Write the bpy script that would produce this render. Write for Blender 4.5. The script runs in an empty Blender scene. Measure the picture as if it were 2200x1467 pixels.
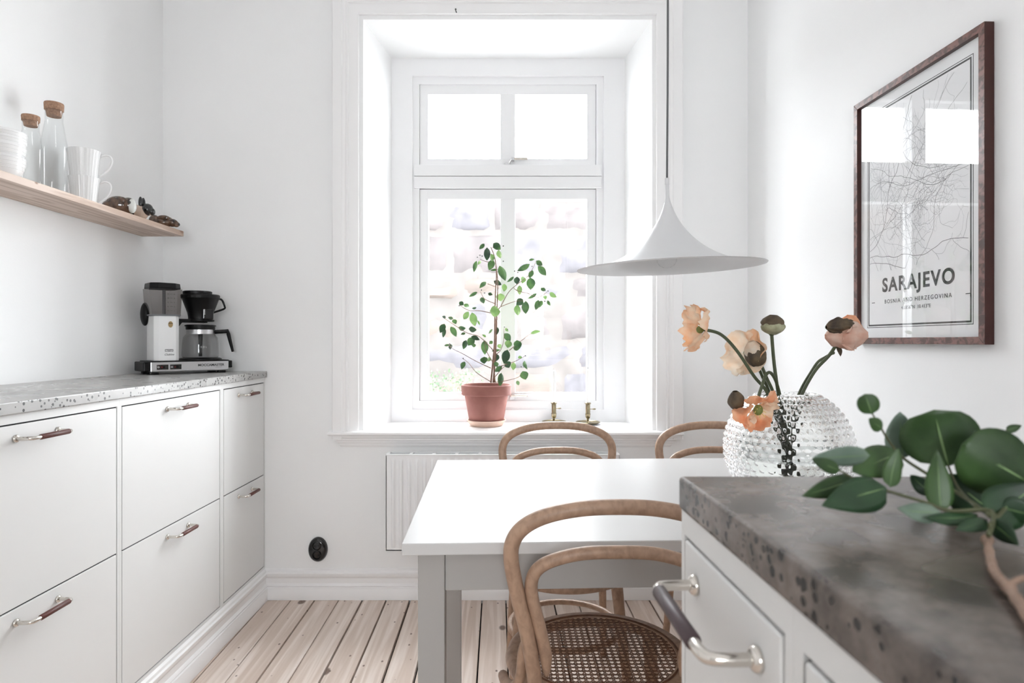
import bpy, math, random
from mathutils import Vector, Matrix, Euler, noise as mnoise

sc = bpy.context.scene
R = random.Random(7)
PI = math.pi

# ------------------------------------------------------------------ camera
CAM_H, F = 1.13, 1350.0          # eye height (m) and focal length in pixels of the 2200 px frame
cam_d = bpy.data.cameras.new('camera')
cam = bpy.data.objects.new('camera', cam_d)
sc.collection.objects.link(cam)
cam.location = (0, 0, CAM_H)
cam.rotation_euler = (PI / 2, 0, 0)
cam_d.sensor_width = 36.0
cam_d.lens = F / 2200.0 * 36.0
cam_d.clip_start = 0.02
cam_d.dof.use_dof = True
cam_d.dof.focus_distance = 1.75
cam_d.dof.aperture_fstop = 8.0
sc.camera = cam

# ------------------------------------------------------------------ world: even bright overcast sky
SKY = 31.0
w = bpy.data.worlds.new('sky'); sc.world = w; w.use_nodes = True
bg = w.node_tree.nodes['Background']
bg.inputs[0].default_value = (0.935, 0.972, 1.0, 1); bg.inputs[1].default_value = SKY
def portal(loc, rot, sx, sy):     # helps the renderer find the window openings; gives no light itself
    l = bpy.data.lights.new('window_portal', 'AREA'); l.shape = 'RECTANGLE'; l.size = sx; l.size_y = sy
    l.cycles.is_portal = True
    o = bpy.data.objects.new('window_portal', l); o.location = loc; o.rotation_euler = rot
    sc.collection.objects.link(o)
portal((-0.02, 3.185, 1.62), (-PI / 2, 0, 0), 1.1, 1.75)
portal((0.1, -2.62, 1.6), (PI / 2, 0, 0), 0.78, 0.95)  # opening of the added fill window behind the viewer
vs = sc.view_settings
vs.view_transform = 'Standard'; vs.look = 'None'; vs.exposure = -0.16; vs.gamma = 1.0; vs.use_curve_mapping = False
cy = sc.cycles
cy.max_bounces = 12; cy.diffuse_bounces = 6; cy.glossy_bounces = 4; cy.transmission_bounces = 10; cy.transparent_max_bounces = 20
cy.use_adaptive_sampling = True; cy.adaptive_threshold = 0.04
cy.caustics_refractive = False; cy.caustics_reflective = False
cy.use_denoising = True

# ------------------------------------------------------------------ helpers
def P(px, py, Y):                # the place that stands at depth Y behind pixel (px, py)
    return Vector(((px - 1100) * Y / F, Y, CAM_H - (py - 733.5) * Y / F))

def link(o, parent=None):
    sc.collection.objects.link(o)
    if parent is not None: o.parent = parent
    return o
def empty(name, loc=(0, 0, 0), rz=0.0):
    o = bpy.data.objects.new(name, None); o.empty_display_size = 0.05
    o.location = loc; o.rotation_euler = (0, 0, rz)
    return link(o)
def tag(o, label=None, cat=None, group=None, kind=None):
    if label: o['label'] = label
    if cat: o['category'] = cat
    if group: o['group'] = group
    if kind: o['kind'] = kind
    return o
def copy_tree(o, parent=None):
    c = o.copy(); link(c, parent)
    for ch in o.children: copy_tree(ch, c)
    return c

class MB:
    def __init__(s): s.v = []; s.f = []
    def add(s, vs, fs):
        n = len(s.v); s.v += [tuple(p) for p in vs]; s.f += [tuple(i + n for i in f) for f in fs]
        return s
    def box(s, x0, x1, y0, y1, z0, z1):
        return s.add([(x0,y0,z0),(x1,y0,z0),(x1,y1,z0),(x0,y1,z0),(x0,y0,z1),(x1,y0,z1),(x1,y1,z1),(x0,y1,z1)],
                     [(0,3,2,1),(4,5,6,7),(0,1,5,4),(1,2,6,5),(2,3,7,6),(3,0,4,7)])
    def hexa(s, b, t):           # bottom quad, top quad (counter-clockwise from above)
        return s.add(list(b) + list(t), [(0,3,2,1),(4,5,6,7),(0,1,5,4),(1,2,6,5),(2,3,7,6),(3,0,4,7)])
    def ring_rect(s, o, i, y0, y1):   # rectangular frame in the xz plane, o/i = (x0,x1,z0,z1)
        ox = [(o[0],o[2]),(o[1],o[2]),(o[1],o[3]),(o[0],o[3])]; ix = [(i[0],i[2]),(i[1],i[2]),(i[1],i[3]),(i[0],i[3])]
        vs = [(x,y0,z) for x,z in ox] + [(x,y0,z) for x,z in ix] + [(x,y1,z) for x,z in ox] + [(x,y1,z) for x,z in ix]
        fs = []
        for k in range(4):
            n = (k+1) % 4
            fs += [(k,n,4+n,4+k),(8+n,8+k,12+k,12+n),(n,k,8+k,8+n),(4+k,4+n,12+n,12+k)]
        return s.add(vs, fs)
    def tube(s, pts, rad, seg=10, cap=True, flat=1.0):
        pts = [Vector(p) for p in pts]; n = len(pts)
        if not hasattr(rad, '__len__'): rad = [rad] * n
        T = []
        for i in range(n):
            a = pts[max(i-1, 0)]; b = pts[min(i+1, n-1)]; T.append((b - a).normalized())
        up = Vector((0, 0, 1))
        if abs(T[0].dot(up)) > 0.95: up = Vector((0, 1, 0))
        N = (up - T[0] * up.dot(T[0])).normalized()
        vs, fs = [], []
        for i in range(n):
            N = (N - T[i] * N.dot(T[i])).normalized(); B = T[i].cross(N)
            for k in range(seg):
                a = 2 * PI * k / seg
                vs.append(pts[i] + (N * math.cos(a) * flat + B * math.sin(a)) * rad[i])
        for i in range(n - 1):
            for k in range(seg):
                k2 = (k + 1) % seg
                fs.append((i*seg+k, i*seg+k2, (i+1)*seg+k2, (i+1)*seg+k))
        if cap:
            fs.append(tuple(range(seg - 1, -1, -1))); fs.append(tuple(range((n-1)*seg, n*seg)))
        return s.add(vs, fs)
    def loop_tube(s, pts, r, seg=8):
        pts = [Vector(p) for p in pts]; n = len(pts); vs, fs = [], []
        for i in range(n):
            t = (pts[(i+1) % n] - pts[i-1]).normalized(); N = Vector((0,0,1)); N = (N - t*N.dot(t)).normalized(); B = t.cross(N)
            for k in range(seg):
                a = 2*PI*k/seg; vs.append(pts[i] + (N*math.cos(a) + B*math.sin(a))*r)
        for i in range(n):
            for k in range(seg):
                k2 = (k+1) % seg; j = (i+1) % n
                fs.append((i*seg+k, i*seg+k2, j*seg+k2, j*seg+k))
        return s.add(vs, fs)
    def lathe(s, prof, seg=32, c=(0,0,0)):   # prof = [(r, z)]; r == 0 closes
        vs, fs, idx = [], [], []
        for r, z in prof:
            if r < 1e-6: idx.append([len(vs)] * seg); vs.append((c[0], c[1], c[2] + z))
            else:
                idx.append([len(vs) + k for k in range(seg)])
                vs += [(c[0] + r*math.cos(2*PI*k/seg), c[1] + r*math.sin(2*PI*k/seg), c[2] + z) for k in range(seg)]
        for i in range(len(prof) - 1):
            a, b = idx[i], idx[i+1]
            for k in range(seg):
                k2 = (k+1) % seg
                f = []
                for q in (a[k], a[k2], b[k2], b[k]):
                    if q not in f: f.append(q)
                if len(f) > 2: fs.append(tuple(f))
        return s.add(vs, fs)
    def sphere(s, c, r, seg=16, rings=10, sc3=(1,1,1)):
        prof = [(0, -1)] + [(math.sin(PI*i/rings), -math.cos(PI*i/rings)) for i in range(1, rings)] + [(0, 1)]
        t = MB().lathe(prof, seg)
        return s.add([(c[0]+x*r*sc3[0], c[1]+y*r*sc3[1], c[2]+z*r*sc3[2]) for x,y,z in t.v], t.f)
    def grid(s, fn, nu, nv):
        vs = [fn(i / nu, j / nv) for j in range(nv + 1) for i in range(nu + 1)]
        fs = [(j*(nu+1)+i, j*(nu+1)+i+1, (j+1)*(nu+1)+i+1, (j+1)*(nu+1)+i) for j in range(nv) for i in range(nu)]
        return s.add(vs, fs)
    def sweep(s, path, frames, prof):     # prof [(u,v)] placed with frames [(U,V)] at every path point (mitred by the caller)
        n = len(prof); vs, fs = [], []
        for p, (U, V) in zip(path, frames):
            for u, v in prof: vs.append(Vector(p) + Vector(U)*u + Vector(V)*v)
        for i in range(len(path) - 1):
            for k in range(n):
                k2 = (k+1) % n; fs.append((i*n+k, (i+1)*n+k, (i+1)*n+k2, i*n+k2))
        fs.append(tuple(range(n))); fs.append(tuple(range(len(vs)-1, len(vs)-n-1, -1)))
        return s.add(vs, fs)
    def xf(s, M):
        s.v = [tuple(M @ Vector(p)) for p in s.v]; return s
    def mesh(s, name, mat, smooth=None):
        m = bpy.data.meshes.new(name); m.from_pydata(s.v, [], s.f); m.update()
        if mat: m.materials.append(mat)
        if smooth is not None:
            for p in m.polygons: p.use_smooth = True
            if smooth < 179: m.set_sharp_from_angle(angle=math.radians(smooth))
        return m
    def build(s, name, mat, parent=None, smooth=None, bevel=0, seg=2):
        o = bpy.data.objects.new(name, s.mesh(name, mat, smooth)); link(o, parent)
        if bevel:
            b = o.modifiers.new('bevel', 'BEVEL'); b.width = bevel; b.segments = seg; b.limit_method = 'ANGLE'; b.angle_limit = 0.6
        return o

def smooth_path(pts, n=6):       # Catmull-Rom
    pts = [Vector(p) for p in pts]; out = []
    for i in range(len(pts) - 1):
        p0 = pts[max(i-1,0)]; p1 = pts[i]; p2 = pts[i+1]; p3 = pts[min(i+2, len(pts)-1)]
        for k in range(n):
            t = k / n
            out.append(0.5*((2*p1) + (p2-p0)*t + (2*p0-5*p1+4*p2-p3)*t*t + (3*p1-p0-3*p2+p3)*t*t*t))
    out.append(pts[-1]); return out

# ------------------------------------------------------------------ materials
def srgb(r, g, b):
    f = lambda c: c/12.92 if c <= 0.04045 else ((c+0.055)/1.055)**2.4
    return (f(r/255), f(g/255), f(b/255), 1)
MATS = {}
def nodes_of(name):
    m = bpy.data.materials.new(name); m.use_nodes = True; MATS[name] = m
    return m, m.node_tree, m.node_tree.nodes['Principled BSDF']
def N(nt, typ, **kw):
    n = nt.nodes.new(typ)
    for k, v in kw.items():
        if k.startswith('i_'): n.inputs[k[2:]].default_value = v
        else: setattr(n, k, v)
    return n
def mat(name, col, rough=0.5, metal=0.0, var=0.0, vscale=8.0, bump=0.0, bscale=60.0, spec=0.5, coat=0.0, stretch=(1,1,1), col2=None, sss=0.0):
    m, nt, b = nodes_of(name)
    b.inputs['Base Color'].default_value = col; b.inputs['Roughness'].default_value = rough
    b.inputs['Metallic'].default_value = metal; b.inputs['Specular IOR Level'].default_value = spec
    if coat: b.inputs['Coat Weight'].default_value = coat; b.inputs['Coat Roughness'].default_value = 0.08
    if var or bump or col2:
        tc = N(nt, 'ShaderNodeTexCoord'); mp = N(nt, 'ShaderNodeMapping'); mp.inputs['Scale'].default_value = stretch
        nt.links.new(tc.outputs['Object'], mp.inputs['Vector'])
    if var or col2:
        nz = N(nt, 'ShaderNodeTexNoise'); nz.inputs['Scale'].default_value = vscale; nz.inputs['Detail'].default_value = 5
        nt.links.new(mp.outputs[0], nz.inputs['Vector'])
        cr = N(nt, 'ShaderNodeValToRGB'); e = cr.color_ramp.elements
        c2 = col2 or tuple(max(0, c*(1-var)) for c in col[:3]) + (1,)
        e[0].position = 0.32; e[1].position = 0.68; e[0].color = c2; e[1].color = col
        nt.links.new(nz.outputs['Fac'], cr.inputs[0]); nt.links.new(cr.outputs[0], b.inputs['Base Color'])
    if bump:
        n2 = N(nt, 'ShaderNodeTexNoise'); n2.inputs['Scale'].default_value = bscale; n2.inputs['Detail'].default_value = 4
        nt.links.new(mp.outputs[0], n2.inputs['Vector'])
        bp = N(nt, 'ShaderNodeBump'); bp.inputs['Strength'].default_value = bump; bp.inputs['Distance'].default_value = 0.003
        nt.links.new(n2.outputs['Fac'], bp.inputs['Height']); nt.links.new(bp.outputs[0], b.inputs['Normal'])
    return m
def thin_glass(name, tint=(1,1,1,1), ior=1.5, rough=0.0):
    m, nt, b = nodes_of(name); nt.nodes.remove(b)
    out = nt.nodes['Material Output']
    tr = N(nt, 'ShaderNodeBsdfTransparent'); tr.inputs[0].default_value = tint
    gl = N(nt, 'ShaderNodeBsdfGlossy'); gl.inputs['Roughness'].default_value = rough
    fr = N(nt, 'ShaderNodeFresnel'); fr.inputs['IOR'].default_value = ior
    mx = N(nt, 'ShaderNodeMixShader')
    ge = N(nt, 'ShaderNodeNewGeometry')          # a thin sheet mirrors once: the inner face of the sheet adds no total reflection
    sb = N(nt, 'ShaderNodeMath', operation='SUBTRACT'); sb.inputs[0].default_value = 1.0; nt.links.new(ge.outputs['Backfacing'], sb.inputs[1])
    ml = N(nt, 'ShaderNodeMath', operation='MULTIPLY'); nt.links.new(fr.outputs[0], ml.inputs[0]); nt.links.new(sb.outputs[0], ml.inputs[1])
    nt.links.new(ml.outputs[0], mx.inputs[0]); nt.links.new(tr.outputs[0], mx.inputs[1]); nt.links.new(gl.outputs[0], mx.inputs[2])
    nt.links.new(mx.outputs[0], out.inputs[0]); return m
def solid_glass(name, col=(1,1,1,1), ior=1.45, rough=0.0):
    m, nt, b = nodes_of(name)
    b.inputs['Base Color'].default_value = col; b.inputs['Roughness'].default_value = rough
    b.inputs['IOR'].default_value = ior; b.inputs['Transmission Weight'].default_value = 1.0
    return m
def wood(name, ca, cb, grain=(30, 2, 30), rough=0.5, axis_noise=4.0, knots=None, per_object=False, bump=0.15, spread=(0.3, 0.7)):
    m, nt, b = nodes_of(name); b.inputs['Roughness'].default_value = rough
    tc = N(nt, 'ShaderNodeTexCoord'); mp = N(nt, 'ShaderNodeMapping'); mp.inputs['Scale'].default_value = grain
    src = tc.outputs['Object']
    if per_object:
        oi = N(nt, 'ShaderNodeObjectInfo'); vm = N(nt, 'ShaderNodeVectorMath', operation='SCALE'); vm.inputs[0].default_value = (13.1, 37.7, 5.3)
        nt.links.new(oi.outputs['Random'], vm.inputs['Scale'])
        ad = N(nt, 'ShaderNodeVectorMath', operation='ADD'); nt.links.new(src, ad.inputs[0]); nt.links.new(vm.outputs[0], ad.inputs[1]); src = ad.outputs[0]
    nt.links.new(src, mp.inputs['Vector'])
    nz = N(nt, 'ShaderNodeTexNoise'); nz.inputs['Scale'].default_value = 1.0; nz.inputs['Detail'].default_value = 6; nz.inputs['Distortion'].default_value = 0.6
    nt.links.new(mp.outputs[0], nz.inputs['Vector'])
    wv = N(nt, 'ShaderNodeMath', operation='MULTIPLY'); wv.inputs[1].default_value = axis_noise * 6.28
    nt.links.new(nz.outputs['Fac'], wv.inputs[0])
    sn = N(nt, 'ShaderNodeMath', operation='SINE'); nt.links.new(wv.outputs[0], sn.inputs[0])
    mr = N(nt, 'ShaderNodeMapRange'); mr.inputs['From Min'].default_value = -1; nt.links.new(sn.outputs[0], mr.inputs['Value'])
    cr = N(nt, 'ShaderNodeValToRGB'); e = cr.color_ramp.elements
    e[0].position, e[1].position = spread; e[0].color = ca; e[1].color = cb
    nt.links.new(mr.outputs[0], cr.inputs[0]); colo = cr.outputs[0]
    if knots:
        kc, kscale, kr = knots
        m2 = N(nt, 'ShaderNodeMapping'); m2.inputs['Scale'].default_value = (kscale*1.0, kscale*0.62, kscale)
        nt.links.new(src, m2.inputs['Vector'])
        for sc_, thr, soft in ((1.0, kr, 0.03), (4.2, kr*0.85, 0.05)):
            vo = N(nt, 'ShaderNodeTexVoronoi'); vo.inputs['Scale'].default_value = sc_; nt.links.new(m2.outputs[0], vo.inputs['Vector'])
            k = N(nt, 'ShaderNodeMapRange'); k.inputs['From Min'].default_value = thr; k.inputs['From Max'].default_value = thr + soft
            k.inputs['To Min'].default_value = 0.85; k.inputs['To Max'].default_value = 0.0
            nt.links.new(vo.outputs['Distance'], k.inputs['Value'])
            mx = N(nt, 'ShaderNodeMix', data_type='RGBA'); mx.inputs[7].default_value = kc
            nt.links.new(k.outputs[0], mx.inputs[0]); nt.links.new(colo, mx.inputs[6]); colo = mx.outputs[2]
    nt.links.new(colo, b.inputs['Base Color'])
    if bump:
        bp = N(nt, 'ShaderNodeBump'); bp.inputs['Strength'].default_value = bump; bp.inputs['Distance'].default_value = 0.002
        nt.links.new(mr.outputs[0], bp.inputs['Height']); nt.links.new(bp.outputs[0], b.inputs['Normal'])
    return m
def concrete(name, ca, cb, rough, pit, big=3.0, pitscale=55.0, pitsize=0.70):
    m, nt, b = nodes_of(name); b.inputs['Roughness'].default_value = rough
    tc = N(nt, 'ShaderNodeTexCoord')
    nz = N(nt, 'ShaderNodeTexNoise'); nz.inputs['Scale'].default_value = big; nz.inputs['Detail'].default_value = 9; nz.inputs['Roughness'].default_value = 0.65
    nt.links.new(tc.outputs['Object'], nz.inputs['Vector'])
    cr = N(nt, 'ShaderNodeValToRGB'); e = cr.color_ramp.elements; e[0].position = 0.35; e[1].position = 0.66; e[0].color = ca; e[1].color = cb
    nt.links.new(nz.outputs['Fac'], cr.inputs[0])
    vo = N(nt, 'ShaderNodeTexVoronoi'); vo.inputs['Scale'].default_value = pitscale; vo.inputs['Randomness'].default_value = 1.0
    nt.links.new(tc.outputs['Object'], vo.inputs['Vector'])
    sz = N(nt, 'ShaderNodeSeparateColor'); nt.links.new(vo.outputs['Color'], sz.inputs[0])
    th = N(nt, 'ShaderNodeMath', operation='MULTIPLY'); th.inputs[1].default_value = pitsize; nt.links.new(sz.outputs[0], th.inputs[0])
    pw = N(nt, 'ShaderNodeMath', operation='POWER'); pw.inputs[1].default_value = 2.0; nt.links.new(th.outputs[0], pw.inputs[0])
    lt = N(nt, 'ShaderNodeMath', operation='LESS_THAN'); nt.links.new(vo.outputs['Distance'], lt.inputs[0]); nt.links.new(pw.outputs[0], lt.inputs[1])
    geo = N(nt, 'ShaderNodeNewGeometry'); sx = N(nt, 'ShaderNodeSeparateXYZ'); nt.links.new(geo.outputs['True Normal'], sx.inputs[0])
    up = N(nt, 'ShaderNodeMapRange'); up.inputs['From Min'].default_value = 0.5; up.inputs['From Max'].default_value = 0.95
    up.inputs['To Min'].default_value = 1.0; up.inputs['To Max'].default_value = 0.0     # the cast edge is pitted, the trowelled top less so
    nt.links.new(sx.outputs['Z'], up.inputs['Value'])
    pm = N(nt, 'ShaderNodeMath', operation='MULTIPLY'); nt.links.new(lt.outputs[0], pm.inputs[0]); nt.links.new(up.outputs[0], pm.inputs[1])
    mx = N(nt, 'ShaderNodeMix', data_type='RGBA'); mx.inputs[7].default_value = pit
    nt.links.new(pm.outputs[0], mx.inputs[0]); nt.links.new(cr.outputs[0], mx.inputs[6]); nt.links.new(mx.outputs[2], b.inputs['Base Color'])
    n3 = N(nt, 'ShaderNodeTexNoise'); n3.inputs['Scale'].default_value = 9; nt.links.new(tc.outputs['Object'], n3.inputs['Vector'])
    rr = N(nt, 'ShaderNodeMapRange'); rr.inputs['To Min'].default_value = rough*0.7; rr.inputs['To Max'].default_value = rough*1.4
    nt.links.new(n3.outputs['Fac'], rr.inputs['Value']); nt.links.new(rr.outputs[0], b.inputs['Roughness'])
    bp = N(nt, 'ShaderNodeBump'); bp.inputs['Strength'].default_value = 0.6; bp.inputs['Distance'].default_value = 0.003; bp.invert = True
    nt.links.new(pm.outputs[0], bp.inputs['Height']); nt.links.new(bp.outputs[0], b.inputs['Normal'])
    return m
def leafmat(name, ca, cb, rough=0.4, trans=0.25, scale=30):
    m, nt, b = nodes_of(name)
    tc = N(nt, 'ShaderNodeTexCoord'); nz = N(nt, 'ShaderNodeTexNoise'); nz.inputs['Scale'].default_value = scale; nz.inputs['Detail'].default_value = 4
    nt.links.new(tc.outputs['Object'], nz.inputs['Vector'])
    cr = N(nt, 'ShaderNodeValToRGB'); e = cr.color_ramp.elements; e[0].position = 0.35; e[1].position = 0.65; e[0].color = ca; e[1].color = cb
    nt.links.new(nz.outputs['Fac'], cr.inputs[0]); nt.links.new(cr.outputs[0], b.inputs['Base Color'])
    b.inputs['Roughness'].default_value = rough
    tl = N(nt, 'ShaderNodeBsdfTranslucent'); nt.links.new(cr.outputs[0], tl.inputs[0])
    mx = N(nt, 'ShaderNodeMixShader'); mx.inputs[0].default_value = trans
    nt.links.new(b.outputs[0], mx.inputs[1]); nt.links.new(tl.outputs[0], mx.inputs[2])
    nt.links.new(mx.outputs[0], nt.nodes['Material Output'].inputs[0])
    return m

M = MATS
mat('wall_paint', srgb(245,245,245), 0.75, bump=0.06, bscale=140, var=0.02, vscale=2)
mat('ceiling_paint', srgb(247,247,247), 0.8, bump=0.05, bscale=90)
mat('trim_paint', srgb(244,243,243), 0.35, bump=0.03, bscale=40)
mat('window_paint', srgb(241,241,242), 0.35)
mat('cabinet_paint', srgb(226,226,225), 0.42, bump=0.02, bscale=200)
mat('cabinet_dark', srgb(24,24,24), 0.8)
mat('table_white', srgb(206,205,204), 0.32, bump=0.02, bscale=150)
mat('table_leg_shade', srgb(170,167,164), 0.5, bump=0.03, bscale=150)  # tabletop paint made darker: shade on legs and apron put into the colour
mat('radiator_enamel', srgb(240,240,241), 0.3)
mat('black_gloss', srgb(8,8,9), 0.12, coat=0.4)
mat('black_plastic', srgb(6,6,7), 0.38, spec=0.3)
mat('chrome', srgb(215,210,203), 0.16, metal=1.0)
mat('steel', srgb(205,205,207), 0.28, metal=1.0)
mat('handle_leather', srgb(92,48,42), 0.5, var=0.25, vscale=60)
mat('handle_leather_dark', srgb(66,50,54), 0.42, var=0.15, vscale=60)
concrete('concrete_left', srgb(154,153,151), srgb(180,179,177), 0.28, srgb(22,21,20), pitscale=95, pitsize=0.68)
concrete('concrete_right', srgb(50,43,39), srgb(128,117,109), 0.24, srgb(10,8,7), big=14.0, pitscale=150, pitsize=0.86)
wood('pine_floor', srgb(208,190,177), srgb(234,221,212), grain=(34, 1.1, 34), rough=0.5, axis_noise=1.8, knots=(srgb(92,66,52), 5.5, 0.075), per_object=True, spread=(0.0, 1.0), bump=0.06)
mat('floor_gap', srgb(26,20,18), 0.9)
wood('shelf_pine', srgb(188,165,149), srgb(212,193,180), grain=(40, 2.0, 40), rough=0.55, axis_noise=2.0, knots=(srgb(130,96,74), 4.0, 0.05))
wood('beech', srgb(146,117,97), srgb(172,141,118), grain=(70, 70, 45), rough=0.42, axis_noise=0.9, bump=0.03, spread=(0.1, 0.9))
mat('cane', srgb(112,72,48), 0.5, var=0.35, vscale=90)
wood('walnut_frame', srgb(62,30,22), srgb(112,72,62), grain=(60, 60, 60), rough=0.35, axis_noise=1.0, bump=0.05)
mat('frame_edge', srgb(60,24,18), 0.4, var=0.2, vscale=20)
mat('poster_paper', srgb(236,236,237), 0.6)
mat('map_field', srgb(226,226,228), 0.6)
mat('print_black', srgb(22,22,24), 0.6)
mat('print_grey', srgb(120,120,124), 0.6)
mat('print_red', srgb(120,40,42), 0.5)
mat('print_gold', srgb(166,140,96), 0.4)
thin_glass('pane_glass', ior=1.45)
thin_glass('poster_glass', ior=1.6)
solid_glass('vase_glass', (0.985,0.995,0.99,1), 1.30)
solid_glass('water', (0.98,1.0,0.985,1), 1.33)
thin_glass('bottle_glass', (0.975,0.98,0.98,1), 1.45)
thin_glass('bulb_glass', ior=1.5)
thin_glass('smoked_plastic', srgb(214,211,210), 1.45, 0.05)
thin_glass('carafe_glass', srgb(232,232,232), 1.5)
mat('lamp_white', srgb(212,212,213), 0.38)
mat('cord_grey', srgb(96,96,98), 0.6)
mat('porcelain', srgb(238,238,238), 0.2, bump=0.0)
mat('cork', srgb(170,134,110), 0.85, var=0.4, vscale=160, bump=0.3, bscale=200)
mat('terracotta', srgb(158,106,96), 0.75, col2=srgb(130,80,72), vscale=9, bump=0.1, bscale=60)
mat('terracotta_pale', srgb(226,196,178), 0.8, var=0.12, vscale=12)
mat('soil', srgb(70,52,42), 0.95, bump=0.6, bscale=90)
mat('brass', srgb(150,138,112), 0.25, metal=1.0, var=0.25, vscale=30)
mat('candle_wax', srgb(246,246,244), 0.4)
mat('bark', srgb(122,92,76), 0.8, var=0.3, vscale=60)
mat('branch_bark', srgb(160,132,114), 0.75, var=0.35, vscale=45, bump=0.2, bscale=80)
mat('berry', srgb(44,40,34), 0.4)
leafmat('plant_leaf', srgb(40,70,42), srgb(82,116,66), 0.4, 0.10, 22)
leafmat('plant_leaf_light', srgb(84,118,64), srgb(122,150,92), 0.45, 0.16, 30)
leafmat('plant_leaf_dark', srgb(28,52,36), srgb(52,84,52), 0.4, 0.06, 22)
leafmat('eucalyptus_leaf', srgb(40,64,32), srgb(64,94,48), 0.42, 0.18, 24)
leafmat('eucalyptus_grey', srgb(92,112,98), srgb(120,138,122), 0.5, 0.12, 24)
leafmat('eucalyptus_dark', srgb(26,50,30), srgb(44,76,44), 0.42, 0.15, 24)
mat('leaf_vein', srgb(120,150,96), 0.5)
mat('euc_stem', srgb(84,88,58), 0.6, var=0.25, vscale=60)
leafmat('petal_peach', srgb(240,178,130), srgb(248,224,198), 0.6, 0.4, 26)
leafmat('petal_orange', srgb(228,146,104), srgb(245,202,166), 0.6, 0.4, 26)
leafmat('petal_cream', srgb(246,214,182), srgb(250,240,224), 0.6, 0.4, 26)
leafmat('petal_pink', srgb(226,180,158), srgb(246,222,206), 0.6, 0.35, 26)
mat('sepal', srgb(104,88,66), 0.7, col2=srgb(58,46,36), vscale=40, bump=0.3, bscale=70)
mat('sepal_green', srgb(176,176,146), 0.7, col2=srgb(110,108,78), vscale=40, bump=0.3, bscale=70)
mat('poppy_stem', srgb(76,84,58), 0.6, var=0.2, vscale=60)
mat('poppy_center', srgb(130,138,72), 0.6, var=0.3, vscale=80)
mat('stamen', srgb(236,206,130), 0.6)
mat('glaze_brown', srgb(112,84,66), 0.15, col2=srgb(38,26,20), vscale=55, coat=0.5)
mat('glaze_black', srgb(16,15,16), 0.12, coat=0.5)
mat('glaze_cream', srgb(206,184,166), 0.2, coat=0.4)
mat('glaze_white', srgb(216,218,214), 0.2, coat=0.4)
mat('mocca_white', srgb(247,247,247), 0.25, coat=0.3)
mat('stone_a', srgb(62,57,57), 0.9, var=0.55, vscale=3.5, bump=0.7, bscale=14)
mat('stone_b', srgb(70,61,56), 0.9, var=0.55, vscale=3.0, bump=0.7, bscale=14)
mat('stone_c', srgb(61,59,63), 0.9, var=0.55, vscale=4.0, bump=0.7, bscale=14)
mat('mortar', srgb(62,58,56), 0.95, var=0.3, vscale=6)
mat('outside_ground', srgb(214,214,211), 0.95, var=0.2, vscale=2)
leafmat('shrub_leaf', srgb(38,56,36), srgb(62,80,54), 0.6, 0.1, 10)

# ------------------------------------------------------------------ the room
YW = 2.766                       # window wall
XL = -1.536                      # left wall
XR = lambda y: 1.131 - 0.034 * y # right wall runs slightly out of square
YB, ZC = -2.4, 2.86
SK = 1350.0

# floor: dark bed with separate planks
fl = MB().box(-1.70, 1.45, YB - 0.2, 3.18, -0.12, -0.022).build('floor', M['floor_gap'])
tag(fl, 'bleached pine plank floor with dark gaps', None, None, 'structure')
ang = math.atan(0.022)
k = 0
x = -1.0735 - 5 * 0.1045
while x < 1.55:
    gap = R.uniform(0.0040, 0.0090)
    wdt = 0.1045 - gap
    o = MB().box(0, wdt, -5.15, 0, -0.021, 0.0)
    o = o.build('plank', M['pine_floor'], fl, bevel=0.0012, seg=1)
    # planks run towards the window wall, turned a little against it
    o.location = (x + 0.004, YW + 0.005, R.uniform(-0.0012, 0.0))
    o.rotation_euler = (0, 0, ang)
    x += 0.1045

# window wall with splayed opening
def wall_far():
    mb = MB()
    O = [(-1.66, -0.022), (1.20, -0.022), (1.20, ZC), (-1.66, ZC)]
    A = [(-0.655, 0.705), (0.617, 0.705), (0.617, 2.547), (-0.655, 2.547)]
    Bk = [(-0.585, 0.705), (0.548, 0.705), (0.548, 2.505), (-0.585, 2.505)]
    y0, y1, y2 = YW, 3.06, 3.18
    C = [(-0.60, 0.69), (0.56, 0.69), (0.56, 2.52), (-0.60, 2.52)]
    vs = [(x, y0, z) for x, z in O] + [(x, y0, z) for x, z in A] + [(x, y1, z) for x, z in Bk] + \
         [(x, y1 + 0.012, z) for x, z in C] + [(x, y2, z) for x, z in C] + [(x, y2, z) for x, z in O]
    fs = []
    for k in range(4):
        n = (k + 1) % 4
        for a in range(5):
            fs.append((a*4 + k, a*4 + n, (a+1)*4 + n, (a+1)*4 + k))
        fs.append((20 + k, 20 + n, n, k))
    return mb.add(vs, fs)
tag(wall_far().build('wall_far', M['wall_paint']), 'white plaster wall around the window', None, None, 'structure')
tag(MB().box(XL - 0.12, XL, YB - 0.2, YW + 0.3, 0, ZC).build('wall_left', M['wall_paint']), 'white wall behind the long shelf', None, None, 'structure')
tag(MB().hexa([(XR(YB-0.2), YB-0.2, 0), (1.45, YB-0.2, 0), (1.45, YW+0.3, 0), (XR(YW+0.3), YW+0.3, 0)],
              [(XR(YB-0.2), YB-0.2, ZC), (1.45, YB-0.2, ZC), (1.45, YW+0.3, ZC), (XR(YW+0.3), YW+0.3, ZC)]).build('wall_right', M['wall_paint']),
    'white wall with the framed map poster', None, None, 'structure')
tag(MB().box(-1.66, 1.45, YB - 0.2, YW + 0.3, ZC, ZC + 0.12).build('ceiling', M['ceiling_paint']), 'plain white ceiling', None, None, 'structure')
wb = MB().ring_rect((-1.66, 1.45, 0, ZC), (-0.29, 0.49, 1.125, 2.075), YB - 0.2, YB)
tag(wb.build('wall_behind', M['wall_paint']), 'white wall behind the viewer with an added fill window', None, None, 'structure')
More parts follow.
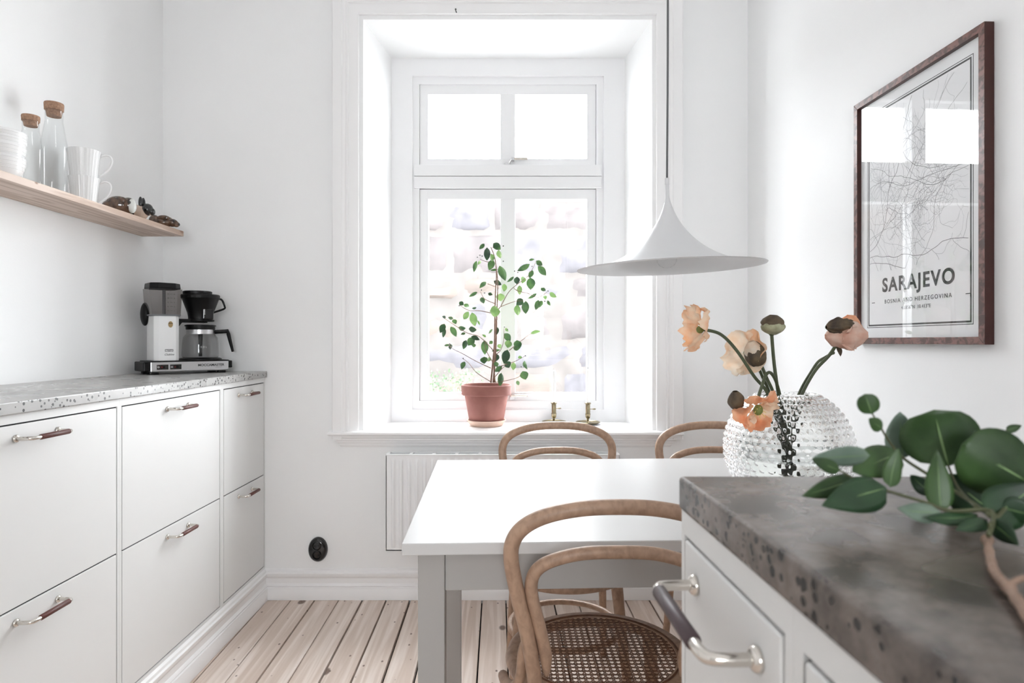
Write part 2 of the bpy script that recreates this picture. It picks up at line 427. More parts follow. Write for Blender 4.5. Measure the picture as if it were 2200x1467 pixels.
w2 = MB().ring_rect((-0.29, 0.49, 1.125, 2.075), (-0.24, 0.44, 1.175, 2.025), YB - 0.17, YB - 0.10).build('fill_window', M['window_paint'])  # unseen window, added to brighten surfaces that face the camera
tag(w2, 'white framed window added behind the viewer as fill light', None, None, 'structure')
MB().box(0.07, 0.13, YB - 0.165, YB - 0.105, 1.175, 2.025).build('mullion', M['window_paint'], w2)
MB().box(-0.24, 0.44, YB - 0.14, YB - 0.136, 1.175, 2.025).build('pane', M['pane_glass'], w2)

# ------------------------------------------------------------------ skirting
BP = [(0.0, 0.0), (0.022, 0.0), (0.022, 0.045), (0.0195, 0.049), (0.0195, 0.052), (0.014, 0.055), (0.017, 0.060), (0.014, 0.066), (0.009, 0.070),
      (0.009, 0.092), (0.012, 0.094), (0.0155, 0.101), (0.018, 0.110), (0.018, 0.114), (0.012, 0.118), (0.010, 0.126), (0.004, 0.130), (0.0, 0.133)]
xf_ = -1.089
def skirting(name, path, frames, label):
    o = MB().sweep(path, frames, BP).build(name, M['trim_paint'], smooth=40)
    return tag(o, label, None, None, 'structure')
skirting('baseboard_far', [(xf_, YW, 0), (XR(YW), YW, 0)], [((0.0 + 1, -1, 0), (0, 0, 1)), ((-1, -1, 0), (0, 0, 1))], 'white moulded skirting board under the window')
skirting('baseboard_left', [(xf_, 1.13, 0), (xf_, YW, 0)], [((1, 0, 0), (0, 0, 1)), ((1, -1, 0), (0, 0, 1))], 'white moulded skirting board along the cabinets')
skirting('baseboard_right', [(XR(0.62), 0.62, 0), (XR(YW), YW, 0)], [((-1, 0, 0), (0, 0, 1)), ((-1, -1, 0), (0, 0, 1))], 'white moulded skirting board behind the table')

# ------------------------------------------------------------------ window casing, sill and sashes
CP = [(0.0, 0.0), (0.0, 0.016), (0.004, 0.019), (0.040, 0.021), (0.044, 0.026), (0.049, 0.026), (0.053, 0.023), (0.058, 0.028), (0.066, 0.030),
      (0.070, 0.036), (0.106, 0.038), (0.112, 0.033), (0.112, 0.0)]
xi0, xi1, zi = -0.672, 0.633, 2.565
tr = MB().sweep([(xi0, YW, 0.705), (xi0, YW, zi), (xi1, YW, zi), (xi1, YW, 0.705)],
                [((-1,0,0),(0,-1,0)), ((-1,0,1),(0,-1,0)), ((1,0,1),(0,-1,0)), ((1,0,0),(0,-1,0))], CP).build('trim_1', M['trim_paint'], smooth=40)
tag(tr, 'white moulded casing framing the window opening', None, None, 'structure')
hk = MB().tube(smooth_path([P(979, 20, 2.742), P(979, 22, 2.732), P(980, 25, 2.730), P(981, 27, 2.735)]), 0.0022, 6)
hk.sphere(P(979, 20, 2.738), 0.004, 8, 6).build('hook', M['black_gloss'], tr, smooth=180)

win = MB()
def fx(px, Y): return (px - 1100) * Y / F
def fz(py, Y): return CAM_H - (py - 733.5) * Y / F
def rect(x0, x1, ytop, ybot, Y): return (fx(x0, Y), fx(x1, Y), fz(ybot, Y), fz(ytop, Y))
ya = 3.055
wo = MB().ring_rect((-0.590, 0.555, 0.700, 2.512), rect(886, 1297, 163, 880, ya), ya, 3.13).build('window_1', M['window_paint'], bevel=0.002)
tag(wo, 'tall white four-pane window with a deep bright reveal', None, None, 'structure')
yb = 3.067
ring = MB().ring_rect(rect(884, 1299, 161, 882, yb), rect(901, 1281, 181, 861, yb), yb, 3.125)
r_ = rect(890, 1292, 355, 379, yb); ring.box(r_[0], r_[1], yb - 0.012, 3.12, r_[2], r_[3])
r_ = rect(890, 1292, 380, 405, yb); ring.box(r_[0], r_[1], yb - 0.010, 3.12, r_[2], r_[3])
ring.build('frame', M['window_paint'], wo, bevel=0.0015)
yc = 3.075
def sash(y0, y1, g0, g1):
    s = MB().ring_rect(rect(902, 1280, y0 + 2, y1 - 1, yc), rect(920, 1261, g0, g1, yc), yc, 3.115)
    m = rect(1075, 1107, g0 - 3, g1 + 3, yc); s.box(m[0], m[1], yc + 0.002, 3.112, m[2], m[3])
    o = s.build('sash', M['window_paint'], wo, bevel=0.0015)
    for a, b in ((918, 1078), (1104, 1263)):
        g = rect(a, b, g0 - 2, g1 + 2, 3.098); MB().box(g[0], g[1], 3.098, 3.101, g[2], g[3]).build('pane', M['pane_glass'], o)
    return o
s1 = sash(180, 355, 203, 341); s2 = sash(405, 862, 428, 843)
yd = 3.135
for (t, b_) in ((219, 346), (432, 846)):
    s = MB().ring_rect(rect(884, 1298, t - 26, b_ + 16, yd), rect(914, 1268, t, b_, yd), yd, 3.155)
    m = rect(1078, 1104, t - 3, b_ + 3, yd); s.box(m[0], m[1], yd, 3.155, m[2], m[3])
    s.build('outer_sash', M['window_paint'], wo, bevel=0.002)
m = rect(870, 1312, 350, 425, yd); MB().box(m[0], m[1], yd - 0.004, 3.165, m[2], m[3]).build('outer_transom', M['window_paint'], wo)
MB().ring_rect((-0.60, 0.56, 0.69, 2.52), rect(888, 1294, 176, 862, yd), 3.131, 3.165).build('outer_frame', M['window_paint'], wo)
def latch(px, py, par):
    c = P(px, py, 3.060)
    l = MB().box(c.x - 0.036, c.x - 0.012, 3.064, 3.078, c.z - 0.012, c.z - 0.003)
    l.tube([(c.x - 0.018, 3.062, c.z - 0.006), (c.x - 0.004, 3.052, c.z + 0.012)], 0.0035, 8)
    l.box(c.x - 0.008, c.x + 0.006, 3.046, 3.076, c.z + 0.006, c.z + 0.02)
    l.build('latch', M['steel'], par, bevel=0.001)
    MB().box(c.x + 0.004, c.x + 0.072, 3.046, 3.056, c.z + 0.008, c.z + 0.019).build('latch_handle', M['chrome'], par, bevel=0.003)
latch(1102, 348, s1)
def latch2(par):
    c = P(1104, 853, 3.060)
    MB().box(c.x - 0.02, c.x + 0.004, 3.062, 3.078, c.z - 0.012, c.z + 0.002).build('latch', M['steel'], par, bevel=0.001)
    MB().box(c.x - 0.016, c.x + 0.066, 3.046, 3.060, c.z + 0.001, c.z + 0.013).build('latch_handle', M['chrome'], par, bevel=0.003)
latch2(s2)
# sill: nosed board with stepped moulding under it
SP = [(0.0, 0.0), (0.046, 0.0), (0.052, -0.005), (0.053, -0.012), (0.048, -0.018), (0.038, -0.020), (0.034, -0.030), (0.028, -0.034), (0.028, -0.040),
      (0.020, -0.044), (0.018, -0.052), (0.012, -0.056), (0.012, -0.062), (0.006, -0.072), (0.0, -0.072)]
xs0, xs1 = -0.747, 0.690
sl = MB().box(-0.66, 0.62, YW - 0.004, ya + 0.004, 0.706, 0.7395)
sl.sweep([(xs0, YW + 0.001, 0.7395), (xs0, YW + 0.001, 0.7395), (xs1, YW + 0.001, 0.7395), (xs1, YW + 0.001, 0.7395)],
         [((-1, 0, 0), (0, 0, 1)), ((-1, -1, 0), (0, 0, 1)), ((1, -1, 0), (0, 0, 1)), ((1, 0, 0), (0, 0, 1))], SP)
sl.build('window_sill', M['trim_paint'], wo, smooth=35)

# ------------------------------------------------------------------ outside: rubble stone wall, ground, shrub
gr = MB().box(-9, 9, 3.30, 14, -0.6, -0.4).build('ground', M['outside_ground']); tag(gr, 'pale ground outside the window', None, None, 'structure')
YS = 7.0
sw = MB().box(-6.5, 1.55, YS + 0.035, YS + 0.7, -0.4, 3.02).build('stone_wall', M['mortar']); tag(sw, 'pale rubble stone wall outside the window', None, None, 'structure')  # unseen ends shaped for the daylight: lengthened left, cut short right
z = -0.4; rs = random.Random(3)
while z < 2.98:
    hh = min(rs.uniform(0.26, 0.50), 3.06 - z)
    if 3.06 - z - hh < 0.15: hh = 3.06 - z
    x = -6.55 + rs.uniform(-0.2, 0)
    while x < 1.35:
        wd = rs.uniform(0.35, 0.95)
        g = 0.010
        mb = MB()
        bul = rs.uniform(0.02, 0.06); sd = rs.uniform(0, 100)
        def fn(u, v):
            e = min(min(u, 1-u) * 5, min(v, 1-v) * 4, 1.0)
            q = mnoise.noise(Vector((u*2.2 + sd, v*2.2, sd)))
            return (-(wd/2 - g) + u*(wd - 2*g) + 0.02*mnoise.noise(Vector((v*3+sd, u*3, 1))), -bul*e - 0.07*q*e - 0.03*mnoise.noise(Vector((u*6 + sd, v*6, sd)))*e, g + v*(hh - 2*g) + 0.02*mnoise.noise(Vector((u*3+sd, v*3, 2))))
        mb.grid(fn, 6, 5)
        n = len(mb.v)
        bnd = [i for i in range(6)] + [6 + 7*j for j in range(5)] + [41 - i for i in range(6)] + [35 - 7*j for j in range(5)]
        ring_ = [(mb.v[i][0], 0.30, mb.v[i][2]) for i in bnd]
        base = len(mb.v); mb.v += ring_
        for a in range(len(bnd)):
            c = (a + 1) % len(bnd); mb.f.append((bnd[a], base + a, base + c, bnd[c]))
        o = mb.build('stone', M[rs.choice(['stone_a', 'stone_b', 'stone_c'])], sw, smooth=60)
        o.location = (x + wd/2, YS + 0.05, z)
        x += wd
    z += hh
sh = MB(); rl = random.Random(5)
c0 = P(965, 812, 5.6)
for i in range(420):
    th, ph, rr = rl.uniform(0, 2*PI), rl.uniform(-0.6, 1.2), rl.uniform(0.2, 1.0) ** 0.5
    p = c0 + Vector((math.cos(th)*0.30*rr, math.sin(th)*0.22*rr, -0.12 + 0.22*rr*math.sin(ph)))
    a = Vector((rl.uniform(-1,1), rl.uniform(-1,1), rl.uniform(-0.3,1))).normalized(); b_ = a.cross(Vector((rl.uniform(-1,1), rl.uniform(-1,1), 0.3))).normalized()
    L = rl.uniform(0.025, 0.045)
    sh.add([p, p + a*L*0.5 + b_*L*0.28, p + a*L, p + a*L*0.5 - b_*L*0.28], [(0,1,2,3)])
st = MB()
for i in range(9):
    st.tube([(c0.x + rl.uniform(-0.06,0.06), c0.y, -0.41), (c0.x + rl.uniform(-0.2,0.2), c0.y + rl.uniform(-0.1,0.1), c0.z + rl.uniform(-0.15,0.02))], 0.006, 5)
se = empty('shrub', (0, 0, 0))
tag(se, 'small green shrub below the stone wall outside', 'shrub')
tag(sh.build('foliage', M['shrub_leaf'], se), kind='stuff'); st.build('stems', M['bark'], se)

# ------------------------------------------------------------------ cabinets along the left wall
XF = -1.087
ZT = 1.0
def handle_meshes(grip):
    # bar handle along local +y, standing off along +x from the front plane x = 0
    L, off, r = 0.064, 0.036, 0.0046
    pts = smooth_path([(0.0, -L, 0), (off*0.55, -L, 0), (off*0.9, -L + 0.003, 0), (off, -L + 0.012, 0), (off, -L + 0.03, 0), (off, L - 0.03, 0), (off, L - 0.012, 0), (off*0.9, L - 0.003, 0), (off*0.55, L, 0), (0.0, L, 0)], 5)
    mb = MB().tube(pts, r, 10)
    for s in (-1, 1):
        t = MB().lathe([(0, 0), (0.0088, 0), (0.0092, 0.002), (0.0078, 0.0045), (0.0055, 0.006), (0, 0.006)], 16).xf(Matrix.Translation((0, s*L, 0)) @ Matrix.Rotation(PI/2, 4, 'Y'))
        mb.add(t.v, t.f)
    g = MB().tube([(off, -0.040, 0), (off, -0.0385, 0), (off, 0.0505, 0), (off, 0.052, 0)], [0.0050, 0.0062, 0.0062, 0.0050], 12)
    return mb.mesh('handle', M['chrome'], 50), g.mesh('handle_grip', M[grip], 50)
H_MESH = handle_meshes('handle_leather')
H_MESH_R = handle_meshes('handle_leather_dark')
def add_handle(door, loc, rz=0.0, meshes=None):
    for m_ in (meshes or H_MESH):
        o = link(bpy.data.objects.new(m_.name.split('.')[0], m_), door); o.location = loc; o.rotation_euler = (0, 0, rz)

def cabinet(y0, y1, d0, d1, label):
    """one carcass unit from y0 to y1 with two flush fronts between d0 and d1"""
    e = empty('cabinet', (XF, (y0 + y1) / 2, 0)); tag(e, label, 'cabinet', 'base cabinets along the left wall')
    yc_ = (y0 + y1) / 2; X = lambda v: v - XF; Yl = lambda v: v - yc_
    b = MB().box(X(XL + 0.004), X(XF - 0.022), Yl(y0), Yl(y1), 0.0, 0.971)
    b.build('body', M['cabinet_paint'], e)
    fr = MB()
    zr = [(0.134, 0.142), (0.951, 0.971)]
    fr.box(-0.020, 0, Yl(y0), Yl(d0), 0.02, 0.971); fr.box(-0.020, 0, Yl(d1), Yl(y1), 0.02, 0.971)
    fr.box(-0.020, 0, Yl(d0), Yl(d1), 0.02, 0.142); fr.box(-0.020, 0, Yl(d0), Yl(d1), 0.951, 0.971)
    fr.build('face_frame', M['cabinet_paint'], e)
    gp = MB()  # black strips set into the drawer gaps in place of their shade
    for q in ((Yl(d0), Yl(d0) + 0.0038, 0.142, 0.951), (Yl(d1) - 0.0038, Yl(d1), 0.142, 0.951), (Yl(d0), Yl(d1), 0.142, 0.1458), (Yl(d0), Yl(d1), 0.9472, 0.951), (Yl(d0), Yl(d1), 0.5441, 0.5479)):
        gp.box(-0.019, -0.004, *q)
    gp.build('gap_shade_strip', M['cabinet_dark'], e)
    for z0, z1 in ((0.1458, 0.5441), (0.5479, 0.9472)):
        d = MB().box(-0.019, 0.0, Yl(d0) + 0.0038, Yl(d1) - 0.0038, z0, z1).build('drawer_front', M['cabinet_paint'], e, bevel=0.0012)
        add_handle(d, (0.0, Yl((d0 + d1) / 2), z1 - 0.030))
    return e
cabinet(1.13, 1.7397, 1.149, 1.7305, 'wide light grey base cabinet at the left picture edge, two tall drawers')
cabinet(1.7400, 2.3537, 1.749, 2.3405, 'middle light grey base cabinet with two wide drawers under the mugs')
cabinet(2.3540, 2.7655, 2.367, 2.7545, 'narrow light grey base cabinet in the corner under the coffee maker')
ct = MB().box(XL + 0.002, -1.0765, 1.115, YW - 0.001, 0.9715, ZT).build('countertop', M['concrete_left'], bevel=0.003)
tag(ct, 'pale grey pitted concrete worktop on the left cabinets', 'countertop')

# ------------------------------------------------------------------ wall shelf and what stands on it
ZS = 1.5865
shf = MB().box(XL + 0.002, -1.361, 1.15, 2.605, ZS - 0.0215, ZS).build('wall_shelf', M['shelf_pine'], bevel=0.0015)
tag(shf, 'long pale pine wall shelf on the left wall', 'shelf')
def on_shelf(px, X): return Vector((X, -X * F / (1100 - px), ZS))

def carafe(px, X, r, h, neck, ck, label):
    p = on_shelf(px, X); e = empty('glass_bottle', p); tag(e, label, 'bottle', 'corked glass bottles on the shelf')
    sh_ = h * 0.62; hb = h - ck
    prof = [(0, 0.004), (r*0.8, 0.002), (r*0.96, 0.003), (r, 0.012), (r, sh_*0.82), (r*0.985, sh_*0.9), (r*0.9, sh_), (neck*1.12, h*0.75), (neck, h*0.80), (neck, hb - 0.004), (neck*1.02, hb)]
    b = MB().lathe(prof, 40)
    inner = [(q*0.93 if q > 0 else 0, zz + (0.008 if i == 0 else 0.002)) for i, (q, zz) in enumerate(prof)]
    b.lathe(inner[::-1], 40).build('glass', M['bottle_glass'], e, smooth=60)
    MB().lathe([(0, hb - ck*0.75), (neck*0.80, hb - ck*0.75), (neck*0.90, hb - 0.001), (neck*1.06, hb + 0.001), (neck*1.10, h - 0.003), (neck*1.06, h), (0, h)], 28).build('cork', M['cork'], e, smooth=35)
carafe(116, -1.452, 0.0375, 0.298, 0.0245, 0.024, 'tall glass bottle with a cork stopper beside the mugs')
carafe(66, -1.448, 0.030, 0.222, 0.0215, 0.018, 'short glass bottle with a cork stopper, left of the tall one')

def mug(loc, rz, rt, rb, h, label):
    e = empty('mug', loc, rz); tag(e, label, 'mug', 'stacked white mugs on the shelf')
    prof = []
    for i in range(13):
        t = i / 12; prof.append((rb + (rt - rb) * t ** 1.4, 0.004 + (h - 0.004) * t))
    seg = 60
    def ribs(prof_, amp):
        mb = MB(); n = len(prof_)
        mb.grid(lambda u, v: (lambda q: ((q[0] + amp*math.cos(u*seg*PI*2/2.0)) * math.cos(2*PI*u), (q[0] + amp*math.cos(u*seg*PI*2/2.0)) * math.sin(2*PI*u), q[1]))(prof_[int(round(v*(n-1)))]), seg*2, n-1)
        return mb
    b = ribs(prof, 0.0005)
    b.lathe([(rt, h), (rt - 0.0012, h + 0.001), (rt - 0.003, h)] + [(q - 0.003, zz) for q, zz in prof[::-1][1:-1]] + [(0, 0.008)], 48)
    b.lathe([(0, 0.001), (rb*0.8, 0.0), (rb, 0.004)], 48)
    b.build('body', M['porcelain'], e, smooth=60)
    q = lambda t: rb + (rt - rb) * t ** 1.4
    pts = smooth_path([(q(0.93) - 0.002, 0, h*0.86), (rt + 0.012, 0, h*0.93), (rt + 0.026, 0, h*0.90), (rt + 0.031, 0, h*0.74), (rt + 0.024, 0, h*0.5), (rt + 0.006, 0, h*0.26), (q(0.2) - 0.001, 0, h*0.14)], 5)
    MB().tube(pts, 0.0032, 8).build('handle', M['porcelain'], e, smooth=180)
p = on_shelf(181, -1.45)
mug(p, math.radians(30), 0.046, 0.036, 0.098, 'white ribbed mug, lower one of the stacked pair on the shelf')
mug(p + Vector((0.001, -0.003, 0.090)), math.radians(26), 0.050, 0.040, 0.098, 'white ribbed mug, upper one of the stacked pair on the shelf')
pb = on_shelf(0, -1.45)
LB = ['bottom white ribbed bowl of the stack at the left picture edge', 'second white ribbed bowl up in the stack at the left edge',
      'third white ribbed bowl up in the stack at the left edge', 'topmost white ribbed bowl in the stack at the left edge']
zb = 0.0
for i, (hh, rr) in enumerate(((0.066, 0.060), (0.066, 0.061), (0.060, 0.062), (0.056, 0.063))):
    e = empty('bowl', pb + Vector((0, 0, zb))); tag(e, LB[i], 'bowl', 'stacked white bowls on the shelf')
    prof = [(0, 0.001), (0.03, 0.0), (0.034, 0.003)] + [(0.034 + (rr - 0.034) * math.sin(PI/2*t), 0.003 + (hh - 0.003)*(1 - math.cos(PI/2*t))**0.8) for t in (0.15, 0.3, 0.45, 0.6, 0.75, 0.9, 1.0)]
    pr = prof + [(rr - 0.0015, hh + 0.001), (rr - 0.003, hh)] + [(q - 0.003, zz + 0.001) for q, zz in prof[::-1][1:-2]] + [(0, 0.006)]
    MB().lathe(pr, 48).build('body', M['porcelain'], e, smooth=60)
    rg = MB()
    for k in range(4):
        t = 0.55 + k*0.12; rq = 0.034 + (rr - 0.034)*math.sin(PI/2*t); zq = 0.003 + (hh - 0.003)*(1 - math.cos(PI/2*t))**0.8
        rg.loop_tube([(rq*math.cos(2*PI*a/40), rq*math.sin(2*PI*a/40), zq) for a in range(40)], 0.0008, 5)
    rg.build('rim_bands', M['porcelain'], e, smooth=180)
    zb += (0.034, 0.026, 0.020, 0)[i]

def animal(px, X, rz, blobs, mat_, label, name, extras):
    p = on_shelf(px, X); e = empty(name, p, rz); tag(e, label, 'figurine', 'porcelain animals on the shelf'); e.scale = (1.0, 1.0, 1.18)
    mb = MB()
    for c, s3 in blobs: mb.sphere(c, 1.0, 18, 12, s3)
    o = mb.build('body', M[mat_], e, smooth=180)
    r = o.modifiers.new('remesh', 'REMESH'); r.mode = 'VOXEL'; r.voxel_size = 0.0022; r.use_smooth_shade = True
    s = o.modifiers.new('smooth', 'SMOOTH'); s.factor = 0.5; s.iterations = 6
    for nm, mt, bl in extras:
        mb = MB()
        for c, s3 in bl: mb.sphere(c, 1.0, 14, 10, s3)
        mb.build(nm, M[mt], e, smooth=180)
# local +x = the way the animal looks (towards the window)
animal(254, -1.415, math.radians(12), [((0, 0, 0.028), (0.044, 0.028, 0.028)), ((0.034, 0, 0.028), (0.026, 0.024, 0.025)), ((-0.02, 0, 0.022), (0.034, 0.028, 0.022))], 'glaze_brown',
       'mottled brown guinea pig figurine with a white face, leftmost of the three', 'guinea_pig_figurine',
       [('face', 'glaze_white', [((0.0475, -0.007, 0.026), (0.0145, 0.017, 0.022))]), ('eye', 'glaze_black', [((0.044, -0.0232, 0.034), (0.005, 0.004, 0.005))]),
        ('ear', 'glaze_brown', [((0.022, -0.022, 0.040), (0.010, 0.004, 0.010))])])
animal(298, -1.415, math.radians(8), [((0, 0, 0.026), (0.034, 0.024, 0.026)), ((0.030, 0, 0.036), (0.020, 0.018, 0.019)), ((0.044, 0, 0.030), (0.012, 0.012, 0.012))], 'glaze_cream',
       'cream rabbit figurine with black head and upright ears, middle of the three', 'rabbit_figurine',
       [('head_patch', 'glaze_black', [((0.032, -0.002, 0.037), (0.0208, 0.0188, 0.0195)), ((0.046, 0, 0.031), (0.0125, 0.0125, 0.0125))]),
        ('ear', 'glaze_black', [((0.010, -0.009, 0.058), (0.008, 0.005, 0.019))]), ('ear', 'glaze_black', [((0.012, 0.010, 0.058), (0.008, 0.005, 0.019))]),
        ('collar', 'glaze_black', [((-0.012, 0, 0.027), (0.0235, 0.0242, 0.0262))])])
animal(347, -1.415, math.radians(10), [((0, 0, 0.020), (0.040, 0.022, 0.020)), ((0.040, 0, 0.020), (0.022, 0.016, 0.014)), ((0.056, 0, 0.015), (0.012, 0.010, 0.010)), ((-0.026, 0, 0.024), (0.022, 0.022, 0.022))], 'glaze_brown',
       'crouching brown hare figurine with flattened ears, nearest the shelf end', 'hare_figurine',
       [('ear', 'glaze_brown', [((0.012, -0.016, 0.034), (0.024, 0.006, 0.009))]), ('ear', 'glaze_brown', [((0.012, 0.014, 0.034), (0.024, 0.006, 0.009))]),
        ('eye', 'glaze_black', [((0.050, -0.0135, 0.024), (0.004, 0.003, 0.004))]), ('nose', 'glaze_black', [((0.0655, 0, 0.015), (0.004, 0.006, 0.005))])])

# ------------------------------------------------------------------ coffee maker (turned 45 degrees in the corner)
def text(body, size, mat_, parent, loc, rot, name='lettering', align='CENTER', shear=0.0, xs=1.0, sp=1.0, bold=0.0):
    c = bpy.data.curves.new(name, 'FONT'); c.body = body; c.size = size; c.align_x = align; c.align_y = 'CENTER'; c.shear = shear
    c.space_character = sp; c.extrude = 0.00012; c.offset = bold
    c.materials.append(mat_); t_ = bpy.data.objects.new(name, c); link(t_); bpy.context.view_layer.update()
    me = bpy.data.meshes.new_from_object(t_.evaluated_get(bpy.context.evaluated_depsgraph_get())); me.name = name
    bpy.data.objects.remove(t_); bpy.data.curves.remove(c)
    o = bpy.data.objects.new(name, me); link(o, parent); o.location = loc; o.rotation_euler = rot; o.scale = (xs, 1, 1)
    return o
cm = empty('coffee_maker', (-1.4053, 2.442, ZT), math.radians(45))
tag(cm, 'white filter coffee maker with glass jug in the worktop corner', 'coffee maker')
L = 0.297; D_ = 0.14       # local x along the front, local y into the corner, z up; front face at y = 0
MB().box(0.0, L, 0.0, D_, 0.009, 0.052).build('base', M['steel'], cm, bevel=0.004)
MB().box(-0.001, L + 0.001, -0.0008, D_, 0.048, 0.0535).build('base_top', M['black_plastic'], cm, bevel=0.002)
for x0, x1 in ((-0.022, 0.0), (L, L + 0.018)):
    MB().box(x0, x1, 0.006, D_ - 0.006, 0.012 if x0 < 0 else 0.020, 0.050).build('end_cap', M['black_plastic'], cm, bevel=0.004)
for x0 in (0.002, L - 0.040):
    for y0 in (0.004, D_ - 0.026):
        MB().box(x0, x0 + 0.030, y0, y0 + 0.022, 0.0, 0.0095).build('foot', M['black_plastic'], cm, bevel=0.002)
for x0, red in ((0.022, True), (0.070, False)):
    sw_ = MB().box(x0, x0 + 0.042, -0.0018, 0.004, 0.019, 0.039).build('switch', M['black_gloss'], cm, bevel=0.001)
    MB().box(x0 + 0.013, x0 + 0.031, -0.0040, 0, 0.0235, 0.0345).build('rocker', M['black_plastic'], sw_, bevel=0.001)
    MB().box(x0 + 0.015, x0 + 0.020, -0.0044, 0, 0.026, 0.032).build('indicator', M['print_red'], sw_)
    MB().lathe([(0.0022, 0), (0.0034, 0), (0.0034, 0.0006), (0.0022, 0.0006), (0.0022, 0)], 16).xf(Matrix.Translation((x0 + 0.006, -0.002, 0.029)) @ Matrix.Rotation(PI/2, 4, 'X')).build('symbol', M['porcelain'], sw_, smooth=40)
text('MOCCAMASTER', 0.0135, M['print_black'], cm, (0.226, -0.0006, 0.033), (PI/2, 0, 0), xs=1.05, bold=0.0003)
text('by technivorm', 0.0045, M['print_grey'], cm, (0.256, -0.0006, 0.024), (PI/2, 0, 0))
# tower
tx, ty = 0.064, 0.070; tw, td = 0.046, 0.062
ch = 0.016
def chamfer(x0, x1, y0, y1, c): return [(x0 + c, y0), (x1 - c, y0), (x1, y0 + c), (x1, y1 - c), (x1 - c, y1), (x0 + c, y1), (x0, y1 - c), (x0, y0 + c)]
def prism(loops):                # loops = [(outline, z)]
    n = len(loops[0][0]); vs, fs = [], []
    for ol, z_ in loops: vs += [(a, b_, z_) for a, b_ in ol]
    for i in range(len(loops) - 1):
        for q in range(n): fs.append((i*n+q, i*n+(q+1) % n, (i+1)*n+(q+1) % n, (i+1)*n+q))
    fs.append(tuple(range(n - 1, -1, -1))); fs.append(tuple(range((len(loops)-1)*n, len(loops)*n)))
    return MB().add(vs, fs)
prism([(chamfer(tx - tw, tx + tw, ty - td, ty + td, ch), 0.0535), (chamfer(tx - tw, tx + tw, ty - td, ty + td, ch), 0.232)]).build('tower', M['mocca_white'], cm, bevel=0.002)
a0 = chamfer(tx - tw - 0.006, tx + tw + 0.006, ty - td - 0.004, ty + td + 0.002, 0.020); a1 = chamfer(tx - tw - 0.016, tx + tw + 0.014, ty - td - 0.006, ty + td + 0.004, 0.026)
i0 = chamfer(tx - tw - 0.003, tx + tw + 0.003, ty - td - 0.001, ty + td - 0.001, 0.019); i1 = chamfer(tx - tw - 0.013, tx + tw + 0.011, ty - td - 0.003, ty + td + 0.001, 0.025)
prism([(a0, 0.2325), (a1, 0.340)]).build('water_tank', M['smoked_plastic'], cm)
prism([(chamfer(tx - tw - 0.0065, tx + tw + 0.0065, ty - td - 0.0045, ty + td + 0.0025, 0.020), 0.232), (chamfer(tx - tw - 0.007, tx + tw + 0.007, ty - td - 0.005, ty + td + 0.003, 0.020), 0.238)]).build('tank_rim', M['print_grey'], cm)
prism([(chamfer(tx - tw - 0.013, tx + tw + 0.010, ty - td - 0.002, ty + td, 0.026), 0.3405), (chamfer(tx - tw - 0.011, tx + tw + 0.008, ty - td, ty + td - 0.002, 0.026), 0.363)]).build('tank_lid', M['black_plastic'], cm, bevel=0.003)
MB().tube([(tx + 0.004, ty, 0.236), (tx + 0.004, ty, 0.338)], 0.006, 10).build('riser_pipe', M['print_grey'], cm, smooth=40)
for i in range(5):
    y_ = ty - td - 0.0075; z_ = 0.252 + i*0.0165
    tk = MB().box(tx + 0.006, tx + 0.016, y_, y_ + 0.0006, z_, z_ + 0.0008).build('scale_mark', M['print_black'], cm)
    text(str(4 + 2*i) if i else '2', 0.007, M['print_black'], cm, (tx - 0.001, y_ + 0.0003, z_), (PI/2, 0, 0))
    text(str(2 + i), 0.007, M['print_black'], cm, (tx + 0.022, y_ + 0.0003, z_), (PI/2, 0, 0))
yf = ty - td - 0.0006
bd = MB().lathe([(0, 0), (0.0085, 0), (0.0085, 0.0008), (0, 0.0008)], 24).xf(Matrix.Translation((tx + 0.010, yf, 0.198)) @ Matrix.Rotation(PI/2, 4, 'X') @ Matrix.Diagonal((1, 1.45, 1, 1))).build('badge', M['print_gold'], cm, smooth=40)
MB().box(tx + 0.002, tx + 0.018, yf - 0.0014, yf - 0.0008, 0.2015, 0.2035).build('badge_band', M['print_black'], bd)
MB().ring_rect((tx - 0.010, tx + 0.020, 0.090, 0.099), (tx - 0.0085, tx + 0.0185, 0.0915, 0.0975), yf, yf + 0.0006).build('logo_frame', M['print_black'], cm)
text('TECHNI', 0.0055, M['print_black'], cm, (tx + 0.005, yf, 0.0957), (PI/2, 0, 0)); text('VORM', 0.0035, M['print_black'], cm, (tx + 0.005, yf, 0.0925), (PI/2, 0, 0))
text('Clubline', 0.0105, M['print_black'], cm, (tx + 0.005, yf, 0.078), (PI/2, 0, 0), shear=0.4)
MB().sphere((tx - tw - 0.006, ty + 0.048, 0.240), 1, 20, 14, (0.016, 0.030, 0.047)).build('side_grip', M['black_plastic'], cm, smooth=180)
# brew arm, basket
bx_, by_ = 0.207, 0.068
arm = MB().hexa([(tx + tw, by_ - 0.02, 0.184), (tx + tw + 0.002, by_ - 0.02, 0.184), (tx + tw + 0.002, by_ + 0.02, 0.184), (tx + tw, by_ + 0.02, 0.184)],
                [(tx + tw, by_ - 0.024, 0.222), (tx + tw + 0.03, by_ - 0.024, 0.222), (tx + tw + 0.03, by_ + 0.024, 0.222), (tx + tw, by_ + 0.024, 0.222)])
arm.box(tx + tw, bx_ + 0.02, by_ - 0.024, by_ + 0.024, 0.208, 0.2225).build('brew_arm', M['black_plastic'], cm, bevel=0.002)
MB().lathe([(0, 0.2135), (0.050, 0.2135), (0.053, 0.216), (0.053, 0.220), (0.047, 0.223), (0.047, 0.232), (0.050, 0.250), (0.070, 0.306), (0.074, 0.310), (0.075, 0.322), (0.072, 0.326), (0.060, 0.327), (0, 0.327)], 40, (bx_, by_, 0)).build('filter_basket', M['black_plastic'], cm, smooth=40)
